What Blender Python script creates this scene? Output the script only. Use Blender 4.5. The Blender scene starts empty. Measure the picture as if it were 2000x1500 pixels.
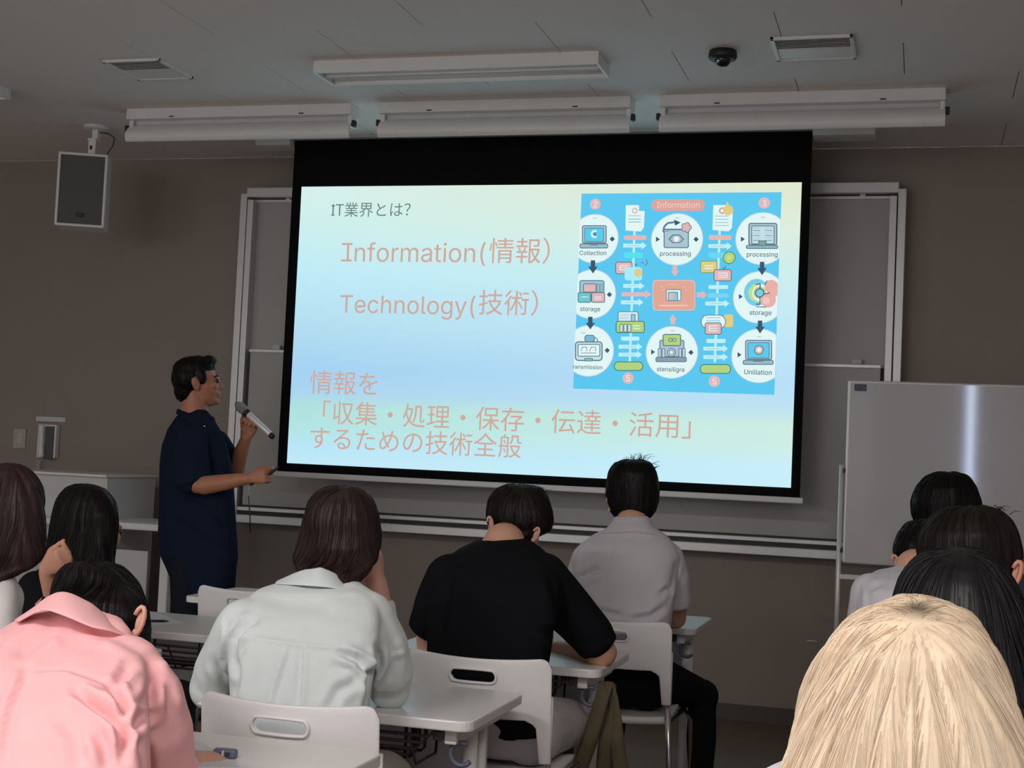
import bpy, bmesh, math, random
from mathutils import Vector, Matrix, noise
from mathutils.bvhtree import BVHTree
PI = math.pi
random.seed(7)
C = bpy.context.scene.collection
V = Vector

# ------------------------------------------------------------------ camera
EYE = V((0, 0, 1.3)); FOC = 2794.0
yaw, pitch, roll = .280693, .0508133, .0457396
_f = V((-math.sin(yaw)*math.cos(pitch), math.cos(yaw)*math.cos(pitch), math.sin(pitch)))
_r0 = V((math.cos(yaw), math.sin(yaw), 0)); _u0 = _r0.cross(_f)
_r = _r0*math.cos(roll) + _u0*math.sin(roll); _u = -_r0*math.sin(roll) + _u0*math.cos(roll)
cam = bpy.data.cameras.new('camera'); camo = bpy.data.objects.new('camera', cam); C.objects.link(camo)
cam.sensor_fit = 'HORIZONTAL'; cam.sensor_width = 36.0; cam.lens = FOC/2000*36; cam.clip_start = .05
M = Matrix((_r, _u, -_f)).transposed().to_4x4(); M.translation = EYE; camo.matrix_world = M
bpy.context.scene.camera = camo

# ------------------------------------------------------------------ world, lights, exposure
sc = bpy.context.scene
sc.view_settings.view_transform = 'Standard'; sc.view_settings.look = 'None'
sc.view_settings.exposure = 0.0; sc.view_settings.gamma = 1.0; sc.view_settings.use_curve_mapping = False
w = bpy.data.worlds.new('world'); sc.world = w; w.use_nodes = True
w.node_tree.nodes['Background'].inputs[0].default_value = (.62, .74, 1, 1)
w.node_tree.nodes['Background'].inputs[1].default_value = 32.0
LIT = [(-2.1, .35, 52), (.35, .35, 42), (-2.1, -1.7, 20), (.7, -1.7, 20), (-4.6, .35, 16)]     # ceiling luminaires that are switched on, behind the camera
for lx, ly, e in LIT:
    L = bpy.data.lights.new('tube_light', 'AREA'); L.shape = 'RECTANGLE'; L.size = 1.15; L.size_y = .26
    L.energy = e; L.color = (1, .955, .93)
    lo = bpy.data.objects.new('tube_light', L); C.objects.link(lo); lo.location = (lx, ly, 2.885)

# added soft fill from the left wall, lifts the ambient level of the room
L = bpy.data.lights.new('fill_light', 'AREA'); L.shape = 'RECTANGLE'; L.size = 3.6; L.size_y = 1.3; L.energy = 20; L.color = (.93, .97, 1)
lo = bpy.data.objects.new('fill_light', L); C.objects.link(lo); lo.location = (-6.9, .2, 1.75); lo.rotation_euler = (0, -PI/2, 0)

# second added fill, from the back wall, brightens all surfaces facing the camera
L = bpy.data.lights.new('fill_light', 'AREA'); L.shape = 'RECTANGLE'; L.size = 4.6; L.size_y = 1.5; L.energy = 62; L.color = (.97, .98, 1)
lo = bpy.data.objects.new('fill_light', L); C.objects.link(lo); lo.location = (-3.6, -2.9, 1.75); lo.rotation_euler = (PI/2, 0, 0)

# ------------------------------------------------------------------ helpers
def W(px, py, Y):
    """point seen at pixel (px,py) of the 2000x1500 photo at room depth Y"""
    d = _f + _r*((px-1000)/FOC) - _u*((py-750)/FOC)
    return EYE + d*(Y/d.y)
def WZ(px, py, Z):
    d = _f + _r*((px-1000)/FOC) - _u*((py-750)/FOC)
    return EYE + d*((Z-1.3)/d.z)
def PIX(p):
    q = p-EYE; z = q.dot(_f); return 1000+FOC*q.dot(_r)/z, 750-FOC*q.dot(_u)/z
def mpp(p): return (p-EYE).dot(_f)/FOC      # metres per photo pixel at p

def mat(name, col, rough=.6, metal=0, spec=.5, noise_amt=.05, nscale=8, bump=0, bscale=200, coat=0, emis=None, estr=0, aniso=None, sheen=0, attr=None, sss=0):
    m = bpy.data.materials.new(name); m.use_nodes = True; nt = m.node_tree; N = nt.nodes; Lk = nt.links
    b = N['Principled BSDF']; b.inputs['Roughness'].default_value = rough; b.inputs['Metallic'].default_value = metal
    b.inputs['Specular IOR Level'].default_value = spec; b.inputs['Coat Weight'].default_value = coat
    if sheen: b.inputs['Sheen Weight'].default_value = sheen
    if sss:
        b.inputs['Subsurface Weight'].default_value = sss; b.inputs['Subsurface Scale'].default_value = .01
    tc = N.new('ShaderNodeTexCoord')
    no = N.new('ShaderNodeTexNoise'); no.inputs['Scale'].default_value = nscale; no.inputs['Detail'].default_value = 4
    mp = N.new('ShaderNodeMapping'); Lk.new(tc.outputs['Object'], mp.inputs[0]); Lk.new(mp.outputs[0], no.inputs['Vector'])
    if aniso: mp.inputs['Scale'].default_value = aniso
    mx = N.new('ShaderNodeMix'); mx.data_type = 'RGBA'
    c = V(col[:3])
    mx.inputs[6].default_value = (*[max(0, k*(1-noise_amt)) for k in c], 1); mx.inputs[7].default_value = (*[min(1, k*(1+noise_amt)) for k in c], 1)
    Lk.new(no.outputs[0], mx.inputs[0])
    out = mx.outputs[2]
    if attr:
        at = N.new('ShaderNodeAttribute'); at.attribute_name = attr
        m2 = N.new('ShaderNodeMix'); m2.data_type = 'RGBA'; m2.blend_type = 'MULTIPLY'; m2.inputs[0].default_value = 1
        Lk.new(out, m2.inputs[6]); Lk.new(at.outputs['Color'], m2.inputs[7]); out = m2.outputs[2]
    Lk.new(out, b.inputs['Base Color'])
    if bump:
        n2 = N.new('ShaderNodeTexNoise'); n2.inputs['Scale'].default_value = bscale; Lk.new(mp.outputs[0], n2.inputs['Vector'])
        bp = N.new('ShaderNodeBump'); bp.inputs['Strength'].default_value = bump; bp.inputs['Distance'].default_value = .01
        Lk.new(n2.outputs[0], bp.inputs['Height']); Lk.new(bp.outputs[0], b.inputs['Normal'])
    if emis:
        b.inputs['Emission Color'].default_value = (*emis, 1); b.inputs['Emission Strength'].default_value = estr
    return m
def s2l(*c): return tuple(((k/255+.055)/1.055)**2.4 if k > 10 else k/255/12.92 for k in c)

m_wall = mat('beige_wallpaper', (.305, .260, .228), .85, noise_amt=.05, nscale=3, bump=.12, bscale=260)
m_wallw = mat('pale_wall_paint', (.74, .72, .69), .85, noise_amt=.03)
m_ceil = mat('ceiling_board', (.85, .80, .77), .9, noise_amt=.03, nscale=40, bump=.15, bscale=300)
m_floor = mat('brown_floor', (.20, .148, .115), .5, noise_amt=.12, nscale=5)
m_white = mat('white_paint', (.80, .785, .77), .4)
m_whitem = mat('white_metal', (.78, .77, .76), .35)
m_plastic = mat('white_plastic', (.88, .865, .86), .38, noise_amt=.02)
m_alu = mat('aluminium', (.72, .71, .70), .35, metal=.35)
m_board = mat('whiteboard_enamel', (.46, .445, .43), .42, noise_amt=.03, nscale=2)
m_board2 = mat('glossy_whiteboard', (.56, .55, .57), .055, noise_amt=.02, nscale=2)
m_chrome = mat('chrome', (.7, .7, .7), .2, metal=1)
m_black = mat('black_plastic', (.012, .012, .013), .5)
m_fabricblk = mat('black_screen_cloth', (.006, .006, .007), .9, spec=.1)
m_grille = mat('grey_grille', (.10, .10, .10), .7, noise_amt=.2, nscale=900)
m_desk = mat('desk_laminate', (.80, .785, .775), .3, noise_amt=.02)
m_wire = mat('dark_wire', (.035, .028, .026), .45)
m_panel = mat('grey_panel', (.62, .62, .63), .5)
m_hook = mat('blue_grey_plastic', (.12, .13, .18), .4)
m_skin = mat('skin', (.62, .345, .235), .5, noise_amt=.08, nscale=25, sss=.1)
m_skinp = mat('tanned_skin', (.50, .215, .125), .5, noise_amt=.08, nscale=25, sss=.1)
m_eye = mat('eye', (.05, .03, .02), .2)
m_lip = mat('lip', (.42, .14, .11), .5)
m_paper = mat('paper', (.72, .73, .76), .7)
m_olive = mat('olive_canvas', (.105, .085, .045), .85, bump=.3, bscale=500)
m_bag = mat('black_nylon', (.012, .011, .012), .6)
m_trouser = mat('black_trousers', (.012, .012, .014), .8, bump=.2, bscale=300)
m_shoe = mat('black_shoe', (.015, .014, .014), .4)

def newmesh(name, vs, fs, smooth=False):
    me = bpy.data.meshes.new(name); me.from_pydata([tuple(v) for v in vs], [], fs); me.update()
    if smooth: me.polygons.foreach_set('use_smooth', [True]*len(me.polygons))
    return me
def link(name, me, m, parent=None, label=None):
    o = bpy.data.objects.new(name, me); C.objects.link(o)
    if m is not None and len(me.materials) == 0: me.materials.append(m)
    if parent is not None:
        o.parent = parent; o.matrix_parent_inverse = parent.matrix_world.inverted() if parent.type != 'EMPTY' else Matrix.Translation(-V(parent.location))
    if label: o['label'] = label
    return o
class MB:
    def __init__(s): s.v = []; s.f = []
    def add(s, vs, fs):
        n = len(s.v); s.v += [V(a) for a in vs]; s.f += [tuple(n+i for i in f) for f in fs]; return s
    def box(s, c, d, R=None, bev=.0, seg=2):
        bm = bmesh.new(); bmesh.ops.create_cube(bm, size=1)
        for v in bm.verts: v.co = V((v.co.x*d[0], v.co.y*d[1], v.co.z*d[2]))
        if bev: bmesh.ops.bevel(bm, geom=bm.edges[:], offset=bev, segments=seg, affect='EDGES', profile=.5)
        bm.verts.index_update()
        vs = [(R @ v.co if R else v.co.copy())+V(c) for v in bm.verts]; fs = [[v.index for v in f.verts] for f in bm.faces]; bm.free()
        return s.add(vs, fs)
    def tube(s, pts, r, n=10, cap=True, flat=None):
        pts = [V(p) for p in pts]; k = len(pts)
        rs = r if isinstance(r, (list, tuple)) else [r]*k
        t0 = (pts[1]-pts[0]).normalized(); a = t0.cross(V((0, 0, 1)))
        if a.length < .1: a = t0.cross(V((1, 0, 0)))
        a.normalize(); vs = []
        for i, p in enumerate(pts):
            t = (pts[min(i+1, k-1)]-pts[max(i-1, 0)]).normalized()
            a = (a - t*a.dot(t)).normalized(); b = t.cross(a)
            for j in range(n):
                th = 2*PI*j/n; vs.append(p + a*(rs[i]*math.cos(th)) + b*(rs[i]*math.sin(th)*(flat or 1)))
        fs = [(i*n+j, i*n+(j+1) % n, (i+1)*n+(j+1) % n, (i+1)*n+j) for i in range(k-1) for j in range(n)]
        if cap: fs += [tuple(range(n-1, -1, -1)), tuple((k-1)*n+j for j in range(n))]
        return s.add(vs, fs)
    def ell(s, c, ax, n=14):
        """ellipsoid: centre and three axis vectors"""
        c = V(c); X, Y, Z = [V(a) for a in ax]; vs = [c+Z]; 
        for i in range(1, n):
            ph = PI*i/n
            for j in range(2*n):
                th = PI*j/n; vs.append(c + X*(math.sin(ph)*math.cos(th)) + Y*(math.sin(ph)*math.sin(th)) + Z*math.cos(ph))
        vs.append(c-Z); m = 2*n; fs = [(0, 1+j, 1+(j+1) % m) for j in range(m)]
        for i in range(n-2): fs += [(1+i*m+j, 1+(i+1)*m+j, 1+(i+1)*m+(j+1) % m, 1+i*m+(j+1) % m) for j in range(m)]
        e = len(vs)-1; fs += [(e, 1+(n-2)*m+(j+1) % m, 1+(n-2)*m+j) for j in range(m)]
        return s.add(vs, fs)
    def loft(s, rings, n=28, pw=2.4):
        """rings: (centre, axisA, axisB) superellipses, capped"""
        vs = []; k = len(rings)
        for c, a, b in rings:
            for j in range(n):
                th = 2*PI*j/n; ct, st = math.cos(th), math.sin(th)
                vs.append(V(c) + V(a)*math.copysign(abs(ct)**(2/pw), ct) + V(b)*math.copysign(abs(st)**(2/pw), st))
        fs = [(i*n+j, i*n+(j+1) % n, (i+1)*n+(j+1) % n, (i+1)*n+j) for i in range(k-1) for j in range(n)]
        fs += [tuple(range(n-1, -1, -1)), tuple((k-1)*n+j for j in range(n))]
        return s.add(vs, fs)
    def caps(s, pts, rs, n=12):
        """chain of capsules with round joints"""
        s.tube(pts, rs, n)
        for p, r in zip(pts, rs if isinstance(rs, (list, tuple)) else [rs]*len(pts)):
            s.ell(p, ((r, 0, 0), (0, r, 0), (0, 0, r)), 7)
        return s
    def mesh(s, name, smooth=False):
        me = newmesh(name, s.v, s.f, smooth); return me
    def build(s, name, m, parent=None, smooth=False, label=None, recalc=True):
        me = s.mesh(name, smooth)
        if recalc:
            bm = bmesh.new(); bm.from_mesh(me); bmesh.ops.recalc_face_normals(bm, faces=bm.faces[:]); bm.to_mesh(me); bm.free()
        return link(name, me, m, parent, label)
def thing(name, label, cat, loc=(0, 0, 0), group=None):
    o = bpy.data.objects.new(name, None); o.location = loc; o.empty_display_size = .05; C.objects.link(o)
    o['label'] = label; o['category'] = cat
    if group: o['group'] = group
    return o
def tag(o, label, cat, group=None):
    o['label'] = label; o['category'] = cat
    if group: o['group'] = group
    return o
def setting(o): o['kind'] = 'structure'; return o
def dup(root, delta, label, group=None):
    r = root.copy(); C.objects.link(r); r.location = root.location + V(delta); r['label'] = label
    if group: r['group'] = group
    for ch in list(root.children):
        c = ch.copy(); C.objects.link(c); c.parent = r; c.matrix_parent_inverse = ch.matrix_parent_inverse.copy()
        for g in list(ch.children):
            d = g.copy(); C.objects.link(d); d.parent = c; d.matrix_parent_inverse = g.matrix_parent_inverse.copy()
    return r
dg = None
def remesh(mb, vox, smooth=3, name='m'):
    """union of overlapping shells -> one continuous skin"""
    me = mb.mesh(name)
    o = bpy.data.objects.new('tmp', me); C.objects.link(o)
    bm = bmesh.new(); bm.from_mesh(me); bmesh.ops.recalc_face_normals(bm, faces=bm.faces[:]); bm.to_mesh(me); bm.free()
    r = o.modifiers.new('r', 'REMESH'); r.mode = 'VOXEL'; r.voxel_size = vox
    if smooth:
        q = o.modifiers.new('s', 'SMOOTH'); q.factor = .5; q.iterations = smooth
    g = bpy.context.evaluated_depsgraph_get(); g.update()
    out = bpy.data.meshes.new_from_object(o.evaluated_get(g), depsgraph=g)
    bpy.data.objects.remove(o); out.name = name
    out.materials.clear()
    out.polygons.foreach_set('use_smooth', [True]*len(out.polygons))
    return out
def fill_poly(pts): return [tuple(range(len(pts)))]

# ------------------------------------------------------------------ the room
H = 2.97; XL, XR, YB, YF = -7.0, 3.2, -3.0, 7.5
setting(MB().box(((XL+XR)/2, (YB+YF)/2, -.05), (XR-XL+.4, YF-YB+.4, .1)).build('floor', m_floor))
fl = MB()
setting(MB().box(((XL+XR)/2, YF+.075, H/2), (XR-XL+.3, .15, H)).build('wall_front', m_wall))
setting(MB().box((XL-.075, (YB+YF)/2, H/2), (.15, YF-YB, H)).build('wall_left', m_wallw))
setting(MB().box((XR+.075, (YB+YF)/2, H/2), (.15, YF-YB, H)).build('wall_right', m_wallw))
# back wall with one tall window (curtained but for a slit)
wb = MB(); wx0, wx1, wz0, wz1 = -.4, 1.4, .85, 2.5
for x0, x1, z0, z1 in ((XL, wx0, 0, H), (wx1, XR, 0, H), (wx0, wx1, 0, wz0), (wx0, wx1, wz1, H)):
    wb.box(((x0+x1)/2, YB-.075, (z0+z1)/2), (x1-x0, .15, z1-z0))
setting(wb.build('wall_back', m_wallw))
wf = MB()
for c, d in ((((wx0+wx1)/2, YB-.05, wz0+.02), (wx1-wx0, .06, .04)), (((wx0+wx1)/2, YB-.05, wz1-.02), (wx1-wx0, .06, .04)), ((wx0+.02, YB-.05, (wz0+wz1)/2), (.04, .06, wz1-wz0)), ((wx1-.02, YB-.05, (wz0+wz1)/2), (.04, .06, wz1-wz0))):
    wf.box(c, d)
win = setting(wf.build('window_1', m_alu))
m_curt = mat('grey_curtain', (.10, .10, .11), .95)
def curtain(x0, x1):
    n = 60; vs = []
    for k in range(n+1):
        x = x0+(x1-x0)*k/n; y = YB+.05+.02*math.sin(k*1.1)
        vs += [(x, y, wz0-.1), (x, y, wz1+.1)]
    return MB().add(vs, [(2*k, 2*k+2, 2*k+3, 2*k+1) for k in range(n)]).build('curtain', m_curt, smooth=True)
lw = MB()
for c, d in (((XL+.03, .2, 2.44), (.06, 3.8, .06)), ((XL+.03, .2, 1.04), (.06, 3.8, .06)), ((XL+.03, -1.67, 1.74), (.06, .06, 1.4)), ((XL+.03, 2.07, 1.74), (.06, .06, 1.4)), ((XL+.03, .2, 1.74), (.04, .05, 1.4))): lw.box(c, d)
lwin_added = setting(lw.build('added_window_left', m_alu))  # unseen window frame and blind, made up to go with the side fill
bl_ = tag(MB().box((XL+.02, .2, 1.74), (.008, 3.7, 1.36)).build('added_blind', mat('added_pale_blind', (.7, .7, .68), .9)), 'pale blind on the left wall, added to go with the side fill light', 'blind')
bw_ = MB()
for c, d in (((-3.6, YB+.03, 2.53), (4.8, .06, .06)), ((-3.6, YB+.03, .97), (4.8, .06, .06)), ((-5.97, YB+.03, 1.75), (.06, .06, 1.56)), ((-1.23, YB+.03, 1.75), (.06, .06, 1.56)), ((-3.6, YB+.03, 1.75), (.05, .04, 1.56))): bw_.box(c, d)
setting(bw_.build('added_window_back', m_alu)); tag(MB().box((-3.6, YB+.02, 1.75), (4.7, .008, 1.5)).build('added_blind', mat('added_back_blind', (.7, .7, .68), .9)), 'pale blind on the back wall, added to go with the rear fill light', 'blind')  # wide window and blind out of view, added only for the rear fill
SL = .493
tag(curtain(wx0-.1, SL-.028), 'dark curtain on the back window, left of the bright slit', 'curtain')
tag(curtain(SL+.028, wx1+.1), 'dark curtain on the back window, right of the bright slit', 'curtain')
setting(MB().box(((XL+XR)/2, YF-.006, .04), (XR-XL, .012, .08)).build('baseboard_front', mat('dark_skirting', (.10, .085, .075), .6)))

ceil = setting(MB().box(((XL+XR)/2, (YB+YF)/2, H+.06), (XR-XL+.3, YF-YB+.3, .09)).build('ceiling', m_ceil))
bw, bd = .906, .4545
bmesh_board = None
row = 0; y = 5.205
while y-bd > YB: y -= bd; row += 1
row = -row; shared = {}
while y < YF:
    off = 0 if row % 2 == 0 else bw/2
    y1 = min(y+bd, YF)
    x = -.57+off-7*bw-(bw/2 if off else 0)*0
    while x > XL: x -= bw
    while x < XR:
        xa, xb = max(x, XL), min(x+bw, XR)
        if xb-xa > .01:
            key = (round(xb-xa, 3), round(y1-y, 3))
            if key not in shared:
                t = MB().box((0, 0, 0), (key[0]-.0035, key[1]-.0008, .016)).mesh('ceiling_board'); t.materials.append(m_ceil); shared[key] = t
            o = link('ceiling_board', shared[key], None, ceil); o.location = ((xa+xb)/2, (y+y1)/2, H+.008)
        x += bw
    y += bd; row += 1

# ------------------------------------------------------------------ sliding wall whiteboard
BY = 7.5
def P(px, py, Y=None): return W(px, py, Y or 7.38)
bx0, bx1 = P(470, 385).x, P(1771, 376).x; bz1 = P(1771, 370).z; bz0 = P(1636, 1091).z
wbd = thing('sliding_whiteboard', 'wide two-tier sliding whiteboard fixed to the front wall behind the projection screen', 'whiteboard', ((bx0+bx1)/2, BY, bz0))
fw = .085
MB().box(((bx0+bx1)/2, 7.485, (bz0+bz1)/2), (bx1-bx0-.1, .03, bz1-bz0-.05)).build('backing', m_wire, wbd)
for s, xx in ((1, bx0+fw/2), (-1, bx1-fw/2)):
    MB().box((xx-s*.022, 7.44, (bz0+bz1)/2+.005), (.040, .12, bz1-bz0), bev=.003).build('side_rail', m_alu, wbd)
    MB().box((xx+s*.021, 7.43, (bz0+bz1)/2-.01), (.036, .10, bz1-bz0-.04), bev=.003).build('side_rail', m_alu, wbd)
MB().box(((bx0+bx1)/2, 7.44, bz1+.012), (bx1-bx0-.075, .12, .055), bev=.004).build('top_rail', m_alu, wbd)
zsp = P(520, 688, 7.42).z; ztop = P(530, 396, 7.45).z
ux0, ux1 = -3.735, -.172
MB().box(((ux0+ux1)/2, 7.455, (ztop+zsp)/2), (ux1-ux0, .02, ztop-zsp), bev=.002).build('upper_board', m_board, wbd)
MB().box(((ux0+ux1)/2, 7.44, ztop+.005), (ux1-ux0, .03, .014)).build('board_edge', m_alu, wbd)
ztr = P(560, 1002, 7.42).z
MB().box(((bx0+bx1)/2, 7.42, (ztr+zsp)/2), (bx1-bx0-.20, .02, zsp-ztr), bev=.002).build('lower_board', m_board, wbd)
MB().box(((bx0+bx1)/2, 7.413, zsp+.006), (bx1-bx0-.20, .035, .014)).build('board_edge', m_alu, wbd)
MB().box(((bx0+bx1)/2, 7.41, ztr+.012), (bx1-bx0-.10, .04, .022), bev=.003).build('board_edge', m_alu, wbd)
MB().box(((bx0+bx1)/2, 7.42, bz0+.065), (bx1-bx0-.10, .03, .06)).build('track_groove', m_black, wbd)
MB().box(((bx0+bx1)/2, 7.40, bz0+.018), (bx1-bx0-.10, .10, .045), bev=.004).build('pen_tray', m_alu, wbd)
for px in (540, 1673):
    q = P(px, 690 if px < 1000 else 717, 7.40); MB().box((q.x, 7.395, zsp+.028), (.05, .015, .028), bev=.004).build('latch', m_panel, wbd)
    MB().box((q.x, 7.45, ztop+.028), (.03, .02, .045), bev=.003).build('pull', m_alu, wbd)

# ------------------------------------------------------------------ projection screen
SY = 7.05
def S(px, py, dy=0.0): 
    p = W(px, py, SY); return V((p.x, SY-dy, p.z))
tl, tr, br, bl = S(590, 365), S(1566, 356), S(1545, 952), S(560, 905)
ix0, ix1 = (tl.x+bl.x)/2, (tr.x+br.x)/2; iz1, iz0 = (tl.z+tr.z)/2, (bl.z+br.z)/2
kx0, kx1 = S(577, 275).x-.005, S(1587, 262).x; kz0 = S(1577, 974).z
hx0, hx1 = W(500, 275, 7.0).x, W(1710, 255, 7.0).x
scr = thing('projection_screen', 'large black bordered roll-down projection screen showing a bright slide', 'projection screen', ((kx0+kx1)/2, SY, kz0))
MB().box(((hx0+hx1)/2, SY+.02, H-.004), (hx1-hx0, .15, .008), bev=.002).build('housing', m_white, scr)
for xa_, xb_ in ((hx0, kx0-.004), (kx1+.004, hx1)): MB().box(((xa_+xb_)/2, SY+.02, H-.026), (xb_-xa_, .15, .036), bev=.003).build('end_cover', m_white, scr)
MB().box(((kx0+kx1)/2, SY+.006, (kz0+H-.010)/2), (kx1-kx0, .003, H-.010-kz0)).build('black_border', m_fabricblk, scr)
MB().box(((kx0+kx1)/2, SY+.004, kz0-.012), (S(1577, 976).x-S(541, 925).x, .03, .03), bev=.006).build('bottom_bar', m_whitem, scr)
# picture area: the lit slide
def emat(name, col=None, strength=.92):
    m = bpy.data.materials.new(name); m.use_nodes = True; N = m.node_tree.nodes; N.remove(N['Principled BSDF'])
    e = N.new('ShaderNodeEmission'); e.inputs[1].default_value = strength
    if col: e.inputs[0].default_value = (*s2l(*col), 1)
    m.node_tree.links.new(e.outputs[0], N['Material Output'].inputs[0]); return m, e
m_slide, e = emat('slide_background', None, 1.0)
nt = m_slide.node_tree; tcn = nt.nodes.new('ShaderNodeTexCoord'); sp = nt.nodes.new('ShaderNodeSeparateXYZ')
mrz = nt.nodes.new('ShaderNodeMapRange'); mrz.inputs[1].default_value = iz1; mrz.inputs[2].default_value = iz0
mrx = nt.nodes.new('ShaderNodeMapRange'); mrx.inputs[1].default_value = ix0; mrx.inputs[2].default_value = ix1
def ramp(stops):
    r = nt.nodes.new('ShaderNodeValToRGB'); cr = r.color_ramp
    while len(cr.elements) > 1: cr.elements.remove(cr.elements[0])
    for i, (p, c) in enumerate(stops):
        el = cr.elements[0] if i == 0 else cr.elements.new(p)
        el.position = p; el.color = (*s2l(*c), 1)
    return r
ra = ramp([(0, (214, 240, 236)), (.15, (204, 240, 238)), (.32, (190, 235, 248)), (.5, (180, 222, 240)), (.66, (164, 210, 242)), (.735, (170, 212, 240)), (.80, (176, 226, 222)), (.87, (178, 228, 228)), (.94, (184, 230, 248)), (1, (196, 232, 246))])
rb = ramp([(0, (226, 232, 204)), (.15, (222, 238, 222)), (.32, (205, 238, 240)), (.5, (194, 232, 246)), (.66, (184, 224, 248)), (.735, (190, 226, 244)), (.80, (205, 238, 226)), (.87, (206, 238, 232)), (.94, (200, 238, 250)), (1, (198, 238, 248))])
lk = nt.links.new; lk(tcn.outputs['Object'], sp.inputs[0]); lk(sp.outputs['Z'], mrz.inputs[0]); lk(sp.outputs['X'], mrx.inputs[0])
lk(mrz.outputs[0], ra.inputs[0]); lk(mrz.outputs[0], rb.inputs[0])
mxs = nt.nodes.new('ShaderNodeMix'); mxs.data_type = 'RGBA'; lk(mrx.outputs[0], mxs.inputs[0]); lk(ra.outputs[0], mxs.inputs[6]); lk(rb.outputs[0], mxs.inputs[7]); lk(mxs.outputs[2], e.inputs[0])
MB().add([(ix0, SY-.002, iz0), (ix1, SY-.002, iz0), (ix1, SY-.002, iz1), (ix0, SY-.002, iz1)], [(0, 1, 2, 3)]).build('slide', m_slide, scr, recalc=False)

# slide graphics: flat print in layers, coloured per face
class Print:
    def __init__(s): s.v = []; s.f = []; s.mi = []; s.mats = {}; s.layer = 0
    def m(s, col):
        if col not in s.mats: s.mats[col] = len(s.mats)
        return s.mats[col]
    def poly(s, pts, col, clip=None):
        """pts in plane coordinates (x,z)"""
        if clip:
            for sgn, lim in ((1, clip[0]), (-1, clip[1])):
                out = []
                for i in range(len(pts)):
                    a, b = pts[i], pts[(i+1) % len(pts)]
                    ia, ib = sgn*(a[0]-lim) >= 0, sgn*(b[0]-lim) >= 0
                    if ia: out.append(a)
                    if ia != ib:
                        t = (lim-a[0])/(b[0]-a[0]); out.append((lim, a[1]+t*(b[1]-a[1])))
                pts = out
                if len(pts) < 3: return
        s.layer += 1; y = SY-.003-.00006*s.layer; n = len(s.v)
        s.v += [(p[0], y, p[1]) for p in pts]; s.f.append(tuple(range(n, n+len(pts)))); s.mi.append(s.m(col))
    def tri(s, vs, fs, col):
        s.layer += 1; y = SY-.003-.00006*s.layer; n = len(s.v)
        s.v += [(p[0], y, p[1]) for p in vs]; s.f += [tuple(n+i for i in f) for f in fs]; s.mi += [s.m(col)]*len(fs)
pr_ = Print()
dx0, dx1 = (S(1137, 378).x+S(1119, 758).x)/2, (S(1527, 377).x+S(1512, 772).x)/2
dz1, dz0 = S(1330, 377).z, S(1315, 765).z
def D(cx, cy):  # crop coordinates of the diagram -> plane, squared up
    p = S(1100+cx*.2866, 360+cy*.2866); return (p.x, p.z)
CL = (dx0, dx1)
def dpoly(pts, col): pr_.poly([D(*p) for p in pts], col, CL)
U = S(1301, 560).x-S(1300, 560).x; U = U*.2866*1.0
def dcirc(cx, cy, r, col, n=36, ry=None):
    c = D(cx, cy); pr_.poly([(c[0]+r*U*math.cos(2*PI*k/n), c[1]+(ry or r)*U*math.sin(2*PI*k/n)) for k in range(n)], col, CL)
def dring(cx, cy, r, t, col, fill): dcirc(cx, cy, r, col); dcirc(cx, cy, r-t, fill)
def rr(x0, y0, x1, y1, r, col):
    pts = []
    for cx, cy, a in ((x1-r, y0+r, -90), (x1-r, y1-r, 0), (x0+r, y1-r, 90), (x0+r, y0+r, 180)):
        for k in range(6):
            t = math.radians(a+k*18); pts.append((cx+r*math.cos(t), cy+r*math.sin(t)))
    dpoly(pts, col)
def orr(x0, y0, x1, y1, r, t, oc, fc): rr(x0, y0, x1, y1, r, oc); rr(x0+t, y0+t, x1-t, y1-t, max(1, r-t), fc)
def line(x0, y0, x1, y1, t, col):
    d = math.hypot(x1-x0, y1-y0); nx, ny = -(y1-y0)/d*t/2, (x1-x0)/d*t/2
    dpoly([(x0+nx, y0+ny), (x1+nx, y1+ny), (x1-nx, y1-ny), (x0-nx, y0-ny)], col)
def pline(pts, t, col):
    for a, b in zip(pts, pts[1:]): line(*a, *b, t, col)
def _font(n):
    for kind in ('LOCAL', 'SYSTEM'):
        try: return bpy.data.fonts.load(bpy.utils.resource_path(kind)+'/datafiles/fonts/'+n)
        except Exception: pass
    return None
F_LAT, F_CJK = _font('Inter.woff2'), _font('Noto Sans CJK Regular.woff2')
def text(s, x0, x1, zb, col, parent=None, font=None, bold=0, squeeze=None):
    """writing fitted between plane x0..x1 on baseline zb"""
    cu = bpy.data.curves.new('t', 'FONT'); cu.body = s; cu.size = 1; cu.offset = bold; cu.resolution_u = 3
    ft = font or (F_LAT if all(ord(c_) < 256 for c_ in s) else F_CJK)
    if ft: cu.font = ft
    o = bpy.data.objects.new('t', cu); C.objects.link(o); g = bpy.context.evaluated_depsgraph_get(); g.update()
    me = o.evaluated_get(g).to_mesh()
    xs = [v.co.x for v in me.vertices]; a, b = min(xs), max(xs); k = (x1-x0)/(b-a); kz = k*(squeeze or 1)
    pr_.tri([(x0+(v.co.x-a)*k, zb+v.co.y*kz) for v in me.vertices], [tuple(p.vertices) for p in me.polygons], col)
    bpy.data.objects.remove(o); bpy.data.curves.remove(cu); return k
BL = (92, 200, 240); PK = (226, 184, 186); WH = (226, 246, 246); LN = (96, 122, 136); DK = (62, 88, 108); LB = (150, 206, 222); GR = (178, 212, 130); OR = (226, 168, 150); CY = (88, 226, 240); AR = (190, 240, 248); YE = (224, 206, 130); GY = (176, 200, 208); CB = (92, 204, 234)
pr_.poly([(dx0, dz0), (dx1, dz0), (dx1, dz1), (dx0, dz1)], BL)
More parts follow.
